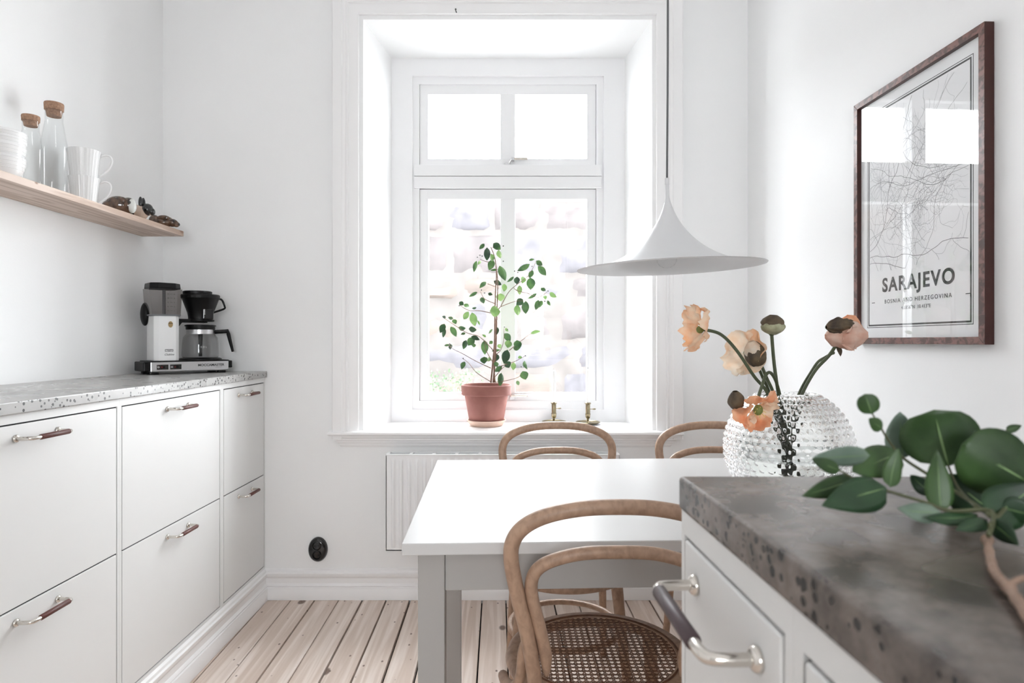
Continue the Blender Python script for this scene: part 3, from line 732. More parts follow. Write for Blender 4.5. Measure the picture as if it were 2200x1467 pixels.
MB().lathe([(0, 0.327), (0.056, 0.327), (0.056, 0.338), (0.052, 0.340), (0, 0.340)], 40, (bx_ - 0.012, by_, 0)).build('basket_lid', M['black_plastic'], cm, smooth=40)
MB().tube(smooth_path([(bx_ + 0.068, by_, 0.312), (bx_ + 0.084, by_ - 0.006, 0.308), (bx_ + 0.095, by_ - 0.008, 0.282), (bx_ + 0.093, by_ - 0.008, 0.270), (bx_ + 0.060, by_, 0.256), (bx_ + 0.050, by_, 0.252)], 5), 0.0042, 8).build('basket_handle', M['black_plastic'], cm, smooth=180)
cl = MB().box(bx_ - 0.008, bx_ + 0.034, by_ - 0.0545, by_ - 0.040, 0.222, 0.266).build('drip_stop', M['black_gloss'], cm, bevel=0.004)
for i in range(3):
    MB().lathe([(0.0018, 0), (0.0032, 0), (0.0032, 0.0006), (0.0018, 0.0006), (0.0018, 0)], 14).xf(Matrix.Translation((bx_ - 0.0035, by_ - 0.0548, 0.244 + i*0.008)) @ Matrix.Rotation(PI/2, 4, 'X')).build('drop_symbol', M['porcelain'], cl, smooth=40)
# hot plate and jug
MB().lathe([(0, 0.0535), (0.082, 0.0535), (0.082, 0.058), (0.074, 0.062), (0, 0.062)], 40, (bx_, by_, 0)).build('hot_plate', M['black_plastic'], cm, smooth=40)
jug = empty('coffee_jug', (0, 0, 0)); jug.parent = cm; jug.location = (bx_, by_, 0.0622)
prof = [(0, 0.001), (0.066, 0.001), (0.071, 0.006), (0.0715, 0.020), (0.069, 0.060), (0.066, 0.083), (0.058, 0.095), (0.0525, 0.100), (0.052, 0.118)]
MB().lathe(prof, 44).build('glass', M['carafe_glass'], jug, smooth=60)
MB().lathe([(0.0531, 0.099), (0.0537, 0.099), (0.0537, 0.117), (0.0531, 0.117), (0.0531, 0.099)], 44).build('steel_band', M['steel'], jug, smooth=40)
MB().lathe([(0, 0.117), (0.055, 0.117), (0.056, 0.121), (0.056, 0.130), (0.060, 0.131), (0.060, 0.136), (0.052, 0.138), (0, 0.138)], 44).build('jug_lid', M['black_plastic'], jug, smooth=40)
MB().tube([(0, 0, 0.006), (0, 0, 0.117)], [0.007, 0.0095], 12).build('mixing_tube', M['black_plastic'], jug, smooth=40)
hd = MB()
dx, dy = math.cos(math.radians(-12)), math.sin(math.radians(-12))
hp = [(0.052, 0.108), (0.080, 0.110), (0.104, 0.112), (0.108, 0.100), (0.117, 0.060), (0.126, 0.024)]
hd.tube([(dx*a, dy*a, b_) for a, b_ in hp], [0.0095, 0.0095, 0.0105, 0.009, 0.0075, 0.0062], 12, flat=0.9).build('jug_handle', M['black_plastic'], jug, smooth=50)
text('1.25 L', 0.010, M['porcelain'], jug, (-0.012, -0.0722, 0.045), (PI/2, 0, 0), name='jug_marking')
for i in range(8):
    MB().box(-0.004, 0.004 if i % 2 else 0.008, -0.0003, 0.0003, 0, 0.0008).xf(Matrix.Rotation(math.radians(62), 4, 'Z') @ Matrix.Translation((0, -0.0722, 0.016 + i*0.006))).build('scale_mark', M['porcelain'], jug)

# ------------------------------------------------------------------ socket
so = empty('wall_socket', (fx(684, YW), YW, fz(1179, YW))); tag(so, 'black oval double wall socket near the skirting', 'socket')
T = Matrix.Rotation(PI/2, 4, 'X')
MB().lathe([(0, 0), (0.042, 0), (0.042, 0.008), (0.038, 0.019), (0.030, 0.024), (0, 0.024)], 40).xf(T @ Matrix.Diagonal((1, 1.28, 1, 1))).build('plate', M['black_gloss'], so, smooth=40)
for s in (-1, 1):
    b = MB().lathe([(0.0175, 0.022), (0.0205, 0.025), (0.0205, 0.029), (0.0185, 0.030), (0.0165, 0.028), (0.0150, 0.023), (0, 0.0225)], 28).xf(Matrix.Translation((0, 0, s*0.0205)) @ T).build('outlet', M['black_gloss'], so, smooth=40)
    for q in (-1, 1):
        MB().lathe([(0, 0.024), (0.0028, 0.024), (0.0028, 0.0255), (0, 0.0255)], 10).xf(Matrix.Translation((q*0.008, 0, s*0.0205)) @ T).build('pin_hole', M['cabinet_dark'], b)

# ------------------------------------------------------------------ radiator
yr = 2.655
rx0, rx1, rz0, rz1 = -0.533, 0.455, 0.246, 0.650
rd = empty('radiator', (0, yr, rz0)); tag(rd, 'white ribbed panel radiator under the window sill', 'radiator')
nr = 29; pit = (rx1 - rx0 - 0.03) / nr
def rib(u, v):
    x_ = rx0 + u*(rx1 - rx0); z_ = v*(rz1 - rz0)
    q = (x_ - rx0 - 0.015) / pit; fr_ = q - math.floor(q)
    wv = max(0.0, 1 - abs(fr_ - 0.5) / 0.28) if 0 <= q < nr else 0
    e = min(1.0, max(0, (z_ - 0.014) / 0.02), max(0, (rz1 - rz0 - 0.014 - z_) / 0.02))
    return (x_, -0.010*min(1, wv*1.8)*e, z_)
g = MB().grid(rib, nr*10, 1)
g = MB(); zs = [0, 0.012, 0.016, 0.022, 0.030, 0.040, 0.2, rz1-rz0-0.040, rz1-rz0-0.030, rz1-rz0-0.022, rz1-rz0-0.016, rz1-rz0-0.012, rz1-rz0]
g.grid(lambda u, v: rib(u, zs[int(round(v*12))] / (rz1 - rz0)), nr*12, 12)
g.build('front_panel', M['radiator_enamel'], rd, smooth=40)
Hh = rz1 - rz0
bk = MB().box(rx0, rx1, 0.058, 0.062, 0, Hh).box(rx0, rx0 + 0.003, 0.0, 0.06, 0, Hh).box(rx1 - 0.003, rx1, 0.0, 0.06, 0, Hh).box(rx0, rx1, 0.0, 0.06, 0, 0.004)
bk.build('casing', M['radiator_enamel'], rd)
gm = MB().box(rx0, rx1, -0.004, 0.008, Hh - 0.002, Hh + 0.004).box(rx0, rx1, 0.054, 0.064, Hh - 0.002, Hh + 0.004)
gm.build('top_rail', M['radiator_enamel'], rd, bevel=0.0015)
for i in range(11):
    xx = rx0 + 0.006 + i*(rx1 - rx0 - 0.012)/10
    MB().box(xx - 0.007, xx + 0.007, 0.006, 0.056, Hh - 0.001, Hh + 0.0038).build('grille_bar', M['radiator_enamel'], rd, bevel=0.001)
MB().box(rx0 + 0.01, rx1 - 0.01, 0.02, 0.045, 0.03, Hh - 0.03).build('convector', M['cabinet_paint'], rd)
for xx in (-0.36, 0.28):
    MB().box(xx - 0.02, xx + 0.02, 0.06, YW - yr, 0.06, Hh - 0.06).build('bracket', M['radiator_enamel'], rd)

# ------------------------------------------------------------------ dining table
TZ = 0.74
TA = math.radians(2.2)
tl, tdp = 1.24, 0.857
tb = empty('dining_table', (-0.2129, 1.2118, 0), TA); tag(tb, 'white rectangular dining table with square legs by the window', 'table')
MB().box(0, tl, 0, tdp, TZ - 0.0235, TZ).build('tabletop', M['table_white'], tb, bevel=0.002)
ov = 0.028; lg = 0.053
for ix in (0, 1):
    for iy in (0, 1):
        x0 = ov if ix == 0 else tl - ov - lg; y0 = ov if iy == 0 else tdp - ov - lg
        MB().box(x0, x0 + lg, y0, y0 + lg, 0, TZ - 0.0236).build('leg', M['table_leg_shade'], tb, bevel=0.002)
for y0 in (ov + 0.003, tdp - ov - 0.025):
    MB().box(ov + lg + 0.0005, tl - ov - lg - 0.0005, y0, y0 + 0.022, TZ - 0.104, TZ - 0.0236).build('apron', M['table_leg_shade'], tb, bevel=0.0015)
for x0 in (ov + 0.003, tl - ov - 0.025):
    MB().box(x0, x0 + 0.022, ov + lg + 0.0005, tdp - ov - lg - 0.0005, TZ - 0.104, TZ - 0.0236).build('apron', M['table_leg_shade'], tb, bevel=0.0015)

# ------------------------------------------------------------------ bentwood chairs
def mirror_path(half): return [(x_, y_, z_) for x_, y_, z_ in half] + [(-x_, y_, z_) for x_, y_, z_ in half[::-1][1:]]
def make_chair():
    e = empty('bentwood_chair')
    yb_ = lambda z_: -0.216 - 0.05*(z_ - 0.48)/0.36
    hoop = [(0.170, -0.285, 0.0), (0.160, -0.245, 0.22), (0.150, -0.217, 0.42), (0.149, -0.216, 0.48)] + \
           [(a, yb_(b_), b_) for a, b_ in ((0.1585, 0.551), (0.168, 0.602), (0.182, 0.66), (0.1945, 0.73), (0.1905, 0.768), (0.168, 0.796), (0.126, 0.816), (0.066, 0.828), (0.0, 0.831))]
    pts = smooth_path(mirror_path(hoop), 7)
    rad = [0.0115 + 0.0028*min(1, max(0, p_[2]) / 0.4) for p_ in pts]
    MB().tube(pts, rad, 14).build('back_hoop', M['beech'], e, smooth=180)
    inn = [(a, yb_(b_) + 0.002, b_) for a, b_ in ((0.1275, 0.500), (0.1305, 0.545), (0.1425, 0.602), (0.1555, 0.655), (0.157, 0.688), (0.146, 0.712), (0.118, 0.729), (0.066, 0.742), (0.0, 0.745))]
    pts = smooth_path(mirror_path(inn), 7); n = len(pts)
    rad = [0.0122*min(1.0, 0.35 + min(i, n-1-i)/9) for i in range(n)]
    MB().tube(pts, rad, 12).build('inner_hoop', M['beech'], e, smooth=180)
    MB().lathe([(0.170, 0.418), (0.190, 0.410), (0.203, 0.416), (0.2075, 0.427), (0.204, 0.438), (0.196, 0.4430), (0.170, 0.4425), (0.167, 0.436), (0.167, 0.422), (0.170, 0.418)], 64).build('seat_ring', M['beech'], e, smooth=50)
    # woven cane: paired warp and weft strands with two diagonals
    cw = MB(); p_ = 0.0142; rc = 0.176; zc = 0.4405
    def strand(ax, c, wd, zz):        # ax angle, c signed distance from the centre
        if abs(c) >= rc: return
        hl = math.sqrt(rc*rc - c*c); ca, sa = math.cos(ax), math.sin(ax)
        q = [(-hl, c - wd/2), (hl, c - wd/2), (hl, c + wd/2), (-hl, c + wd/2)]
        q = [(u*ca - v_*sa, u*sa + v_*ca) for u, v_ in q]
        cw.hexa([(a, b_, zz - 0.0002) for a, b_ in q], [(a, b_, zz + 0.0002) for a, b_ in q])
    for i in range(-13, 14):
        for dlt in (-0.0016, 0.0016):
            strand(0, i*p_ + dlt, 0.0019, zc); strand(PI/2, i*p_ + dlt, 0.0019, zc + 0.0002)
    for i in range(-19, 20):
        c = (i + 0.5)*p_/math.sqrt(2)
        strand(PI/4, c, 0.0013, zc + 0.0004); strand(-PI/4, c, 0.0013, zc + 0.0006)
    tag(cw.build('cane_weave', M['cane'], e), kind='stuff')
    MB().loop_tube([(0.1765*math.cos(2*PI*a/64), 0.1765*math.sin(2*PI*a/64), 0.4435) for a in range(64)], 0.0022, 6).build('cane_edging', M['cane'], e, smooth=180)
    for s in (-1, 1):
        MB().tube(smooth_path([(s*0.140, 0.125, 0.418), (s*0.150, 0.140, 0.30), (s*0.165, 0.160, 0.14), (s*0.180, 0.185, 0.0)], 4), [0.018 - 0.0065*i/12 for i in range(13)], 12).build('leg', M['beech'], e, smooth=60)
        MB().tube(smooth_path([(s*0.166, -0.205, 0.558), (s*0.172, -0.199, 0.535), (s*0.176, -0.192, 0.49), (s*0.186, -0.172, 0.458), (s*0.205, -0.125, 0.438), (s*0.213, -0.075, 0.430)], 5), [0.004] + [0.0105]*24 + [0.006], 10).build('hip_brace', M['beech'], e, smooth=180)
    MB().loop_tube([(0.172*math.cos(2*PI*a/56), 0.172*math.sin(2*PI*a/56) - 0.012, 0.235) for a in range(56)], 0.0095, 10).build('leg_ring', M['beech'], e, smooth=180)
    return e
chs = [((0.193, 1.400, 0), 0.0, 'nearest bentwood chair with woven cane seat, its back towards the viewer'),
       ((0.166, 1.977, 0), PI + 0.02, 'bentwood chair on the window side, directly below the candlesticks'),
       ((0.712, 1.985, 0), PI - 0.03, 'bentwood chair on the window side, half hidden by the glass vase')]
c0_ = make_chair()
for i, (loc, rz, lb) in enumerate(chs):
    o = c0_ if i == 0 else copy_tree(c0_)
    o.location = loc; o.rotation_euler = (0, 0, rz); tag(o, lb, 'chair', 'bentwood chairs around the table')

# ------------------------------------------------------------------ pendant lamp
YP = 1.602
lc = P(1438, 574, YP); ap = P(1429, 385, YP)
lm = empty('pendant_lamp', (lc.x, YP, ZC)); tag(lm, 'white trumpet-shaped pendant lamp on a grey cord over the table', 'lamp')
RR, HH = 0.2345, 0.222
prof = [(0.0045, HH)] + [(max(0.0046, RR*(1 - math.cos(PI/2*t))), HH*(1 - math.sin(PI/2*t))) for t in [0.06 + 0.94*i/40 for i in range(41)]]
inn = [(max(q - 0.0012, 0.003), zz - 0.0016) for q, zz in prof]
tilt = Matrix.Translation((0, 0, lc.z - ZC)) @ Matrix.Rotation(math.radians(-1.8), 4, 'Y') @ Matrix.Rotation(math.radians(1.0), 4, 'X')
MB().lathe(prof + inn[::-1][:-6], 96).xf(tilt).build('shade', M['lamp_white'], lm, smooth=60)
MB().lathe([(0, HH + 0.004), (0.0052, HH + 0.004), (0.0056, HH - 0.012), (0.003, HH - 0.014)], 16).xf(tilt).build('cord_grip', M['lamp_white'], lm, smooth=40)
bu = MB().lathe([(0.010, 0.075), (0.011, 0.052), (0.016, 0.046), (0.0225, 0.036), (0.0255, 0.022), (0.0245, 0.010), (0.0185, 0.0005), (0.010, -0.0045), (0, -0.006)], 28).xf(tilt @ Matrix.Translation((-0.006, 0, 0.004))).build('bulb', M['bulb_glass'], lm, smooth=180)
MB().lathe([(0, 0.105), (0.0125, 0.105), (0.0125, 0.070), (0.0105, 0.058), (0, 0.058)], 20).xf(tilt @ Matrix.Translation((-0.004, 0, 0.004))).build('socket', M['porcelain'], lm, smooth=40)
fil = MB().tube(smooth_path([(-0.004, 0, 0.06), (-0.007, 0.002, 0.03), (-0.003, 0, 0.016), (0.003, 0.002, 0.018), (0.004, 0, 0.034), (0.002, 0, 0.06)], 4), 0.0005, 5).xf(tilt @ Matrix.Translation((-0.006, 0, 0.004)))
fil.build('filament', M['steel'], bu)
atop = tilt @ Vector((0, 0, HH))
MB().tube(smooth_path([tuple(atop), (atop.x + 0.002, atop.y, atop.z + 0.3), (atop.x + 0.003, atop.y, atop.z + 0.75), (0.004, 0, -0.02)], 8), 0.0027, 8).build('cord', M['cord_grey'], lm, smooth=180)
MB().lathe([(0, 0), (0.05, 0), (0.05, -0.01), (0.012, -0.05), (0.004, -0.055), (0, -0.055)], 32).build('ceiling_cup', M['lamp_white'], lm, smooth=40)

# ------------------------------------------------------------------ framed map poster on the right wall
dirx = Vector((0.034, -1, 0)).normalized(); nrm = Vector((-1, -0.034, 0)).normalized()
po = empty('framed_poster'); tag(po, 'dark wood framed map poster under glass on the right wall', 'poster')
org = Vector((XR(1.9172) , 1.9172, 1.123)) + nrm*0.001
po.matrix_world = Matrix((( dirx.x, 0, nrm.x, org.x), (dirx.y, 0, nrm.y, org.y), (dirx.z, 1, nrm.z, org.z), (0, 0, 0, 1)))
PW, PH, fw, fd = 0.508, 0.725, 0.018, 0.023      # local: x right, y up, z out of the wall
def fbar(q, name='frame_bar'):
    (a, b_, c, d) = q
    mb = MB().hexa([(*a, 0), (*b_, 0), (*c, 0), (*d, 0)], [(*a, fd), (*b_, fd), (*c, fd), (*d, fd)])
    o = mb.build(name, M['walnut_frame'], po, bevel=0.0008)
    o.data.materials.append(M['frame_edge'])
    for pl in o.data.polygons:
        if abs(pl.normal.z) < 0.5: pl.material_index = 1
    return o
fbar([(0,0),(PW,0),(PW-fw,fw),(fw,fw)]); fbar([(PW,0),(PW,PH),(PW-fw,PH-fw),(PW-fw,fw)])
fbar([(PW,PH),(0,PH),(fw,PH-fw),(PW-fw,PH-fw)]); fbar([(0,PH),(0,0),(fw,fw),(fw,PH-fw)])
MB().box(fw - 0.002, PW - fw + 0.002, fw - 0.002, PH - fw + 0.002, 0.006, 0.010).build('paper', M['poster_paper'], po)
bl, br, bb, bt = 0.0487, 0.4600, 0.0467, 0.676
def line_ring(x0, x1, y0, y1, t, z0, mt, name):
    mb = MB()
    for q in ((x0, x1, y0, y0+t), (x0, x1, y1-t, y1), (x0, x0+t, y0+t, y1-t), (x1-t, x1, y0+t, y1-t)): mb.box(q[0], q[1], q[2], q[3], z0, z0 + 0.0002)
    return mb.build(name, M[mt], po)
line_ring(bl, br, bb, bt, 0.0018, 0.0101, 'print_black', 'outer_border'); line_ring(bl + 0.006, br - 0.006, bb + 0.005, bt - 0.005, 0.0044, 0.0101, 'print_black', 'inner_border')
# street map: main roads along a diagonal valley and winding lanes
rm = random.Random(11); mp = MB(); thick = MB()
x0m, x1m, y0m, y1m = bl + 0.012, br - 0.012, 0.205, bt - 0.012
def pline(mb, p0, a, n, st, wob, wdt, branch=0.0, depth=0):
    x_, y_ = p0
    for i in range(n):
        a += rm.gauss(0, wob); nx, ny = x_ + st*math.cos(a), y_ + st*math.sin(a)
        if not (x0m < nx < x1m and y0m < ny < y1m): return
        ox, oy = -math.sin(a)*wdt/2, math.cos(a)*wdt/2
        mb.add([(x_+ox, y_+oy, 0.01035), (x_-ox, y_-oy, 0.01035), (nx-ox, ny-oy, 0.01035), (nx+ox, ny+oy, 0.01035)], [(0,1,2,3)])
        x_, y_ = nx, ny
        if depth < 2 and rm.random() < branch: pline(mp, (x_, y_), a + rm.choice([-1.2, 1.2, -0.7, 0.7]), int(n*0.5), st*0.8, wob*1.4, wdt*0.7, branch*0.8, depth + 1)
for i in range(5):
    pline(thick, (x0m + 0.002, 0.235 + i*0.018), 0.40 + rm.uniform(-0.1, 0.1), 60, 0.0085, 0.14, 0.0011 if i < 3 else 0.0006, 0.14)
for i in range(4):
    pline(thick, (x1m - 0.003, 0.42 + i*0.014), PI + 0.45 + rm.uniform(-0.1, 0.1), 50, 0.0085, 0.16, 0.0007, 0.14)
for i in range(46):
    pline(mp, (rm.uniform(x0m, x1m), rm.gauss(0.40, 0.07) if i < 50 else rm.uniform(y0m, y1m)), rm.uniform(0, 6.28), 26, 0.0055, 0.42, 0.00035, 0.08)
tag(mp.build('map_lanes', M['print_grey'], po), kind='stuff'); tag(thick.build('map_roads', M['print_black'], po), kind='stuff')
tx_c = (0.124 + 0.398)/2
text('SARAJEVO', 0.054, M['print_black'], po, (tx_c, 0.165, 0.0105), (0, 0, 0), 'title_lettering', xs=1.0, sp=1.18, bold=0.0014)
text('BOSNIA AND HERZEGOVINA', 0.0158, M['print_black'], po, (tx_c, 0.1195, 0.0105), (0, 0, 0), 'subtitle_lettering', sp=1.32)
for xx in (0.072, 0.436): MB().box(xx, xx + 0.014, 0.1185, 0.1205, 0.0103, 0.0106).build('dash', M['print_black'], po)
text('43.856\u00b0N  18.413\u00b0E', 0.0135, M['print_grey'], po, (tx_c, 0.0985, 0.0105), (0, 0, 0), 'coordinate_lettering', sp=1.05)
MB().box(fw - 0.001, PW - fw + 0.001, fw - 0.001, PH - fw + 0.001, 0.0135, 0.0155).build('glass', M['poster_glass'], po)

# ------------------------------------------------------------------ right-hand cabinets and worktop in the foreground
RA = math.atan(0.0356); RX0 = 0.181; ZR = 1.003
def right_cabinet(y0, y1, d0, d1, label):
    e = empty('cabinet', (RX0, 0, 0), RA); tag(e, label, 'cabinet', 'foreground cabinets on the right')
    MB().hexa([(0.022, y0, 0), (0.80, y0, 0), (0.80, y1, 0), (0.022, y1, 0)], [(0.022, y0, 0.971), (0.80, y0, 0.971), (0.80, y1, 0.971), (0.022, y1, 0.971)]).build('body', M['cabinet_paint'], e)
    fr = MB().box(0, 0.02, y0, d0, 0.02, 0.972).box(0, 0.02, d1, y1, 0.02, 0.972).box(0, 0.02, d0, d1, 0.02, 0.142).box(0, 0.02, d0, d1, 0.951, 0.972)
    fr.build('face_frame', M['cabinet_paint'], e)
    gp = MB()  # dark strips again stand in for shade between the fronts
    for q in ((d0, d0 + 0.0034, 0.142, 0.951), (d1 - 0.0034, d1, 0.142, 0.951), (d0, d1, 0.142, 0.1454), (d0, d1, 0.9476, 0.951), (d0, d1, 0.5441, 0.5479)):
        gp.box(0.004, 0.019, *q)
    gp.build('gap_shade_strip', M['cabinet_dark'], e)
    for z0, z1 in ((0.1454, 0.5441), (0.5479, 0.9476)):
        d = MB().box(-0.001, 0.018, d0 + 0.0034, d1 - 0.0034, z0, z1).build('drawer_front', M['cabinet_paint'], e, bevel=0.0022, seg=3)
        for m_ in H_MESH_R:
            o = link(bpy.data.objects.new(m_.name.split('.')[0], m_), d); o.location = (-0.001, (d0 + d1)/2, z1 - 0.030); o.scale = (-1, 1, 1)
right_cabinet(0.3745, 0.5925, 0.3854, 0.5837, 'light grey foreground cabinet at the worktop end, next to the chair')
right_cabinet(0.1540, 0.3742, 0.1650, 0.3630, 'light grey foreground cabinet at the bottom picture edge')
right_cabinet(-0.0670, 0.1537, -0.0560, 0.1430, 'light grey foreground cabinet beside the viewer')
ex = lambda y: 0.1785 - 0.0356*y
rc_ = MB().hexa([(ex(-0.09), -0.09, ZR - 0.0305), (1.04, -0.09, ZR - 0.0305), (1.04, 0.5945, ZR - 0.0305), (ex(0.5945), 0.5945, ZR - 0.0305)],
                [(ex(-0.09), -0.09, ZR), (1.04, -0.09, ZR), (1.04, 0.5945, ZR), (ex(0.5945), 0.5945, ZR)])
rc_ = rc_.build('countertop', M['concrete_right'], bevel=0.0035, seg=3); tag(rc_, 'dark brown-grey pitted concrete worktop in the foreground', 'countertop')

# ------------------------------------------------------------------ leaves
def leaf_mesh(b_, t_, wid, roll=0.0, fold=0.15, curl=0.08, shape='lance', nu=4, nv=6, vein=False):
    b_, t_ = Vector(b_), Vector(t_); ax = t_ - b_; Ln = ax.length; a = ax.normalized()
    v = ((b_ + t_)/2 - Vector((0, 0, CAM_H))).normalized()
    s = a.cross(v)
    if s.length < 0.2: s = a.cross(Vector((0, 0, 1)))
    s = (Matrix.Rotation(roll, 3, a) @ s.normalized()); n = s.cross(a)
    if shape == 'lance': wf = lambda t: math.sin(PI*min(1, max(0, t))**0.85)**0.85
    elif shape == 'round': wf = lambda t: math.sqrt(max(0, 1 - (2*t - 1)**2))**0.92
    elif shape == 'pointed': wf = lambda t: (math.sin(PI*t**0.62)**0.8)*(1 - 0.25*t**3) if t < 1 else 0
    else: wf = lambda t: (math.sin(PI*t**0.7)**0.75)
    def fn(u, vv):
        q = (u*2 - 1)*wf(vv)*wid/2
        return b_ + ax*vv + s*q + n*(fold*abs(q) + curl*Ln*math.sin(PI*vv))
    return MB().grid(fn, nu, nv)

def terracotta_plant():
    c = Vector((fx(1045, 2.925), 2.925, 0.7395))
    sa = MB().lathe([(0, 0.0), (0.070, 0.0), (0.076, 0.003), (0.088, 0.022), (0.091, 0.024), (0.091, 0.028), (0.087, 0.028), (0.076, 0.008), (0, 0.008)], 48, c).build('plant_saucer', M['terracotta_pale'], smooth=40)
    tag(sa, 'pale clay saucer under the terracotta plant pot', 'saucer')
    pt = empty('flower_pot', c + Vector((0, 0, 0.0085))); tag(pt, 'terracotta flower pot on the window sill', 'flower pot')
    MB().lathe([(0, 0), (0.074, 0.0), (0.078, 0.004), (0.101, 0.134), (0.1105, 0.134), (0.1155, 0.139), (0.117, 0.178), (0.114, 0.182), (0.109, 0.182), (0.106, 0.160), (0.098, 0.158), (0, 0.158)], 56).build('body', M['terracotta'], pt, smooth=35)
    MB().lathe([(0, 0.166), (0.06, 0.165), (0.1045, 0.1635)], 32).build('soil', M['soil'], pt, smooth=60)
    rp = random.Random(21)
    CX = lambda x_, y_: (840 + x_/2.934, 480 + y_/2.934)
    base = Vector((c.x + 0.01, c.y, c.z + 0.172))
    pl = empty('potted_plant', base); tag(pl, 'slender green leafy plant growing in the terracotta pot', 'plant')
    def W(x_, y_, Y): return P(*CX(x_, y_), Y) - base
    Y0 = 2.925
    trunks = [[(630,1003),(640,900),(652,760),(655,600),(660,400),(665,320),(655,220),(630,150)], [(645,1003),(660,800),(667,580),(673,400),(668,300)], [(655,1003),(648,860),(662,660),(652,560),(660,470)]]
    for i, t in enumerate(trunks):
        MB().tube(smooth_path([W(x_, y_, Y0 + (i - 1)*0.012) for x_, y_ in t], 5), [0.0042*(1 - 0.6*j/(5*(len(t)-1))) for j in range(5*(len(t)-1) + 1)], 7).build('stem', M['bark'], pl, smooth=180)
    branches = [[(667,545),(690,525),(740,435),(800,380),(865,330),(905,260),(915,235)], [(775,408),(800,425),(860,440),(930,465),(985,430)], [(655,570),(560,550),(500,550),(455,530),(430,510)],
                [(655,505),(590,475),(565,430)], [(655,250),(600,240),(560,225)], [(645,800),(560,715),(480,690),(400,640),(340,600)], [(630,912),(540,870),(450,820),(390,790),(370,770)],
                [(625,995),(540,940),(490,880),(450,850)], [(640,985),(700,915),(730,890)], [(660,1000),(705,995),(800,970),(830,935)], [(655,830),(690,800),(710,740),(712,660)],
                [(690,900),(780,870),(845,835)], [(745,800),(820,740),(880,695)], [(640,150),(690,165)], [(610,380),(660,400)], [(690,525),(740,505),(790,490),(850,488)], [(640,870),(600,800),(590,740)]]
    def dY(x_, y_): return Y0 + 0.055*math.sin(x_*0.021 + 1.3) * math.cos(y_*0.017)
    for t in branches:
        pts = smooth_path([W(x_, y_, Y0 if j == 0 else dY(x_, y_)) for j, (x_, y_) in enumerate(t)], 4)
        MB().tube(pts, [0.0021*(1 - 0.6*j/len(pts)) for j in range(len(pts))], 5).build('twig', M['bark'], pl, smooth=180)
    LV = [(590,128,556,162,20,0),(645,125,692,165,35,0),(605,150,605,235,32,2),(680,165,690,220,28,1),(540,235,522,308,24,0),(565,235,548,262,14,1),(643,228,618,296,34,0),(685,265,722,362,42,0),
          (630,190,640,240,25,1),(672,290,625,295,12,0),(875,255,795,300,30,0),(915,235,955,265,26,0),(925,268,978,328,34,0),(880,340,880,418,46,0),(895,295,870,345,26,0),(795,335,792,385,30,2),
          (775,335,730,370,14,0),(835,335,825,378,30,1),(648,362,697,388,28,2),(600,368,558,408,24,0),(545,432,492,462,18,0),(612,440,640,450,18,2),(570,465,585,505,26,0),(690,440,690,490,45,1),
          (715,380,712,430,28,1),(810,390,812,450,26,1),(622,553,690,556,54,1),(430,495,458,515,24,2),(460,508,492,525,22,0),(490,555,458,605,28,1),(510,560,530,648,38,1),(510,535,540,530,12,0),
          (322,585,345,595,14,2),(360,592,392,600,16,0),(338,632,310,690,32,0),(340,660,328,720,20,0),(375,650,412,715,32,0),(390,605,410,635,26,0),(425,655,472,660,26,0),(490,665,540,670,32,2),
          (505,712,560,735,24,2),(520,720,485,770,38,0),(475,735,455,793,28,0),(520,755,522,782,22,0),(590,735,592,828,38,0),(715,692,752,745,34,0),(795,735,800,800,40,0),(665,650,668,700,22,2),
          (640,665,615,695,12,0),(745,735,735,785,38,1),(735,795,712,885,42,2),(588,840,588,885,40,0),(635,805,690,795,16,0),(665,820,660,870,32,2),(725,870,745,910,40,2),(775,875,770,925,28,1),
          (840,865,860,920,22,0),(700,900,655,935,26,0),(695,940,685,1030,34,0),(830,930,850,985,46,0),(795,990,805,1020,18,0),(465,870,445,920,26,0),(375,760,375,795,22,2),(370,765,335,770,12,0),
          (830,475,790,515,36,2),(850,488,848,570,38,0),(800,510,800,580,36,1),(945,405,975,425,22,0),(1000,435,1045,465,24,1),(930,480,912,545,28,0),(950,485,935,530,24,0),(985,485,1005,518,16,0),
          (920,440,860,475,16,0),(965,455,975,480,20,1),(880,695,945,680,20,1),(770,785,810,790,24,0),(800,850,825,840,16,1),(610,855,632,862,22,1),(660,870,668,905,26,0),(640,740,620,760,18,0),
          (470,690,440,700,14,0),(680,760,690,790,22,1),(560,640,545,610,10,1),(720,660,740,680,14,1),(600,715,575,700,12,1),(870,232,905,226,12,0)]
    for x0, y0, x1, y1, wd, cl_ in LV:
        Yb = dY(x0, y0) + rp.uniform(-0.012, 0.012); Yt = min(3.025, Yb + rp.uniform(-0.025, 0.025))
        mm = leaf_mesh(W(x0, y0, Yb) + base, W(x1, y1, Yt) + base, wd*1.3*Y0/F/2.934, rp.uniform(-0.5, 0.5), rp.uniform(0.1, 0.3), rp.uniform(-0.1, 0.15), 'lance')
        mm.v = [tuple(Vector(q) - base) for q in mm.v]
        mm.build('leaf', M[('plant_leaf', 'plant_leaf_light', 'plant_leaf_dark')[cl_]], pl, smooth=180)
    for x_, y_ in ((708,142),(708,238),(665,318),(780,300),(800,308),(430,518),(990,425),(970,490),(848,833),(822,903),(370,758),(715,652),(575,205),(560,200),(545,212),(570,420),(590,438),(735,668),(455,850),(890,270)):
        MB().sphere(W(x_, y_, dY(x_, y_)), 0.0033, 8, 6).build('berry', M['berry'], pl, smooth=180)
terracotta_plant()

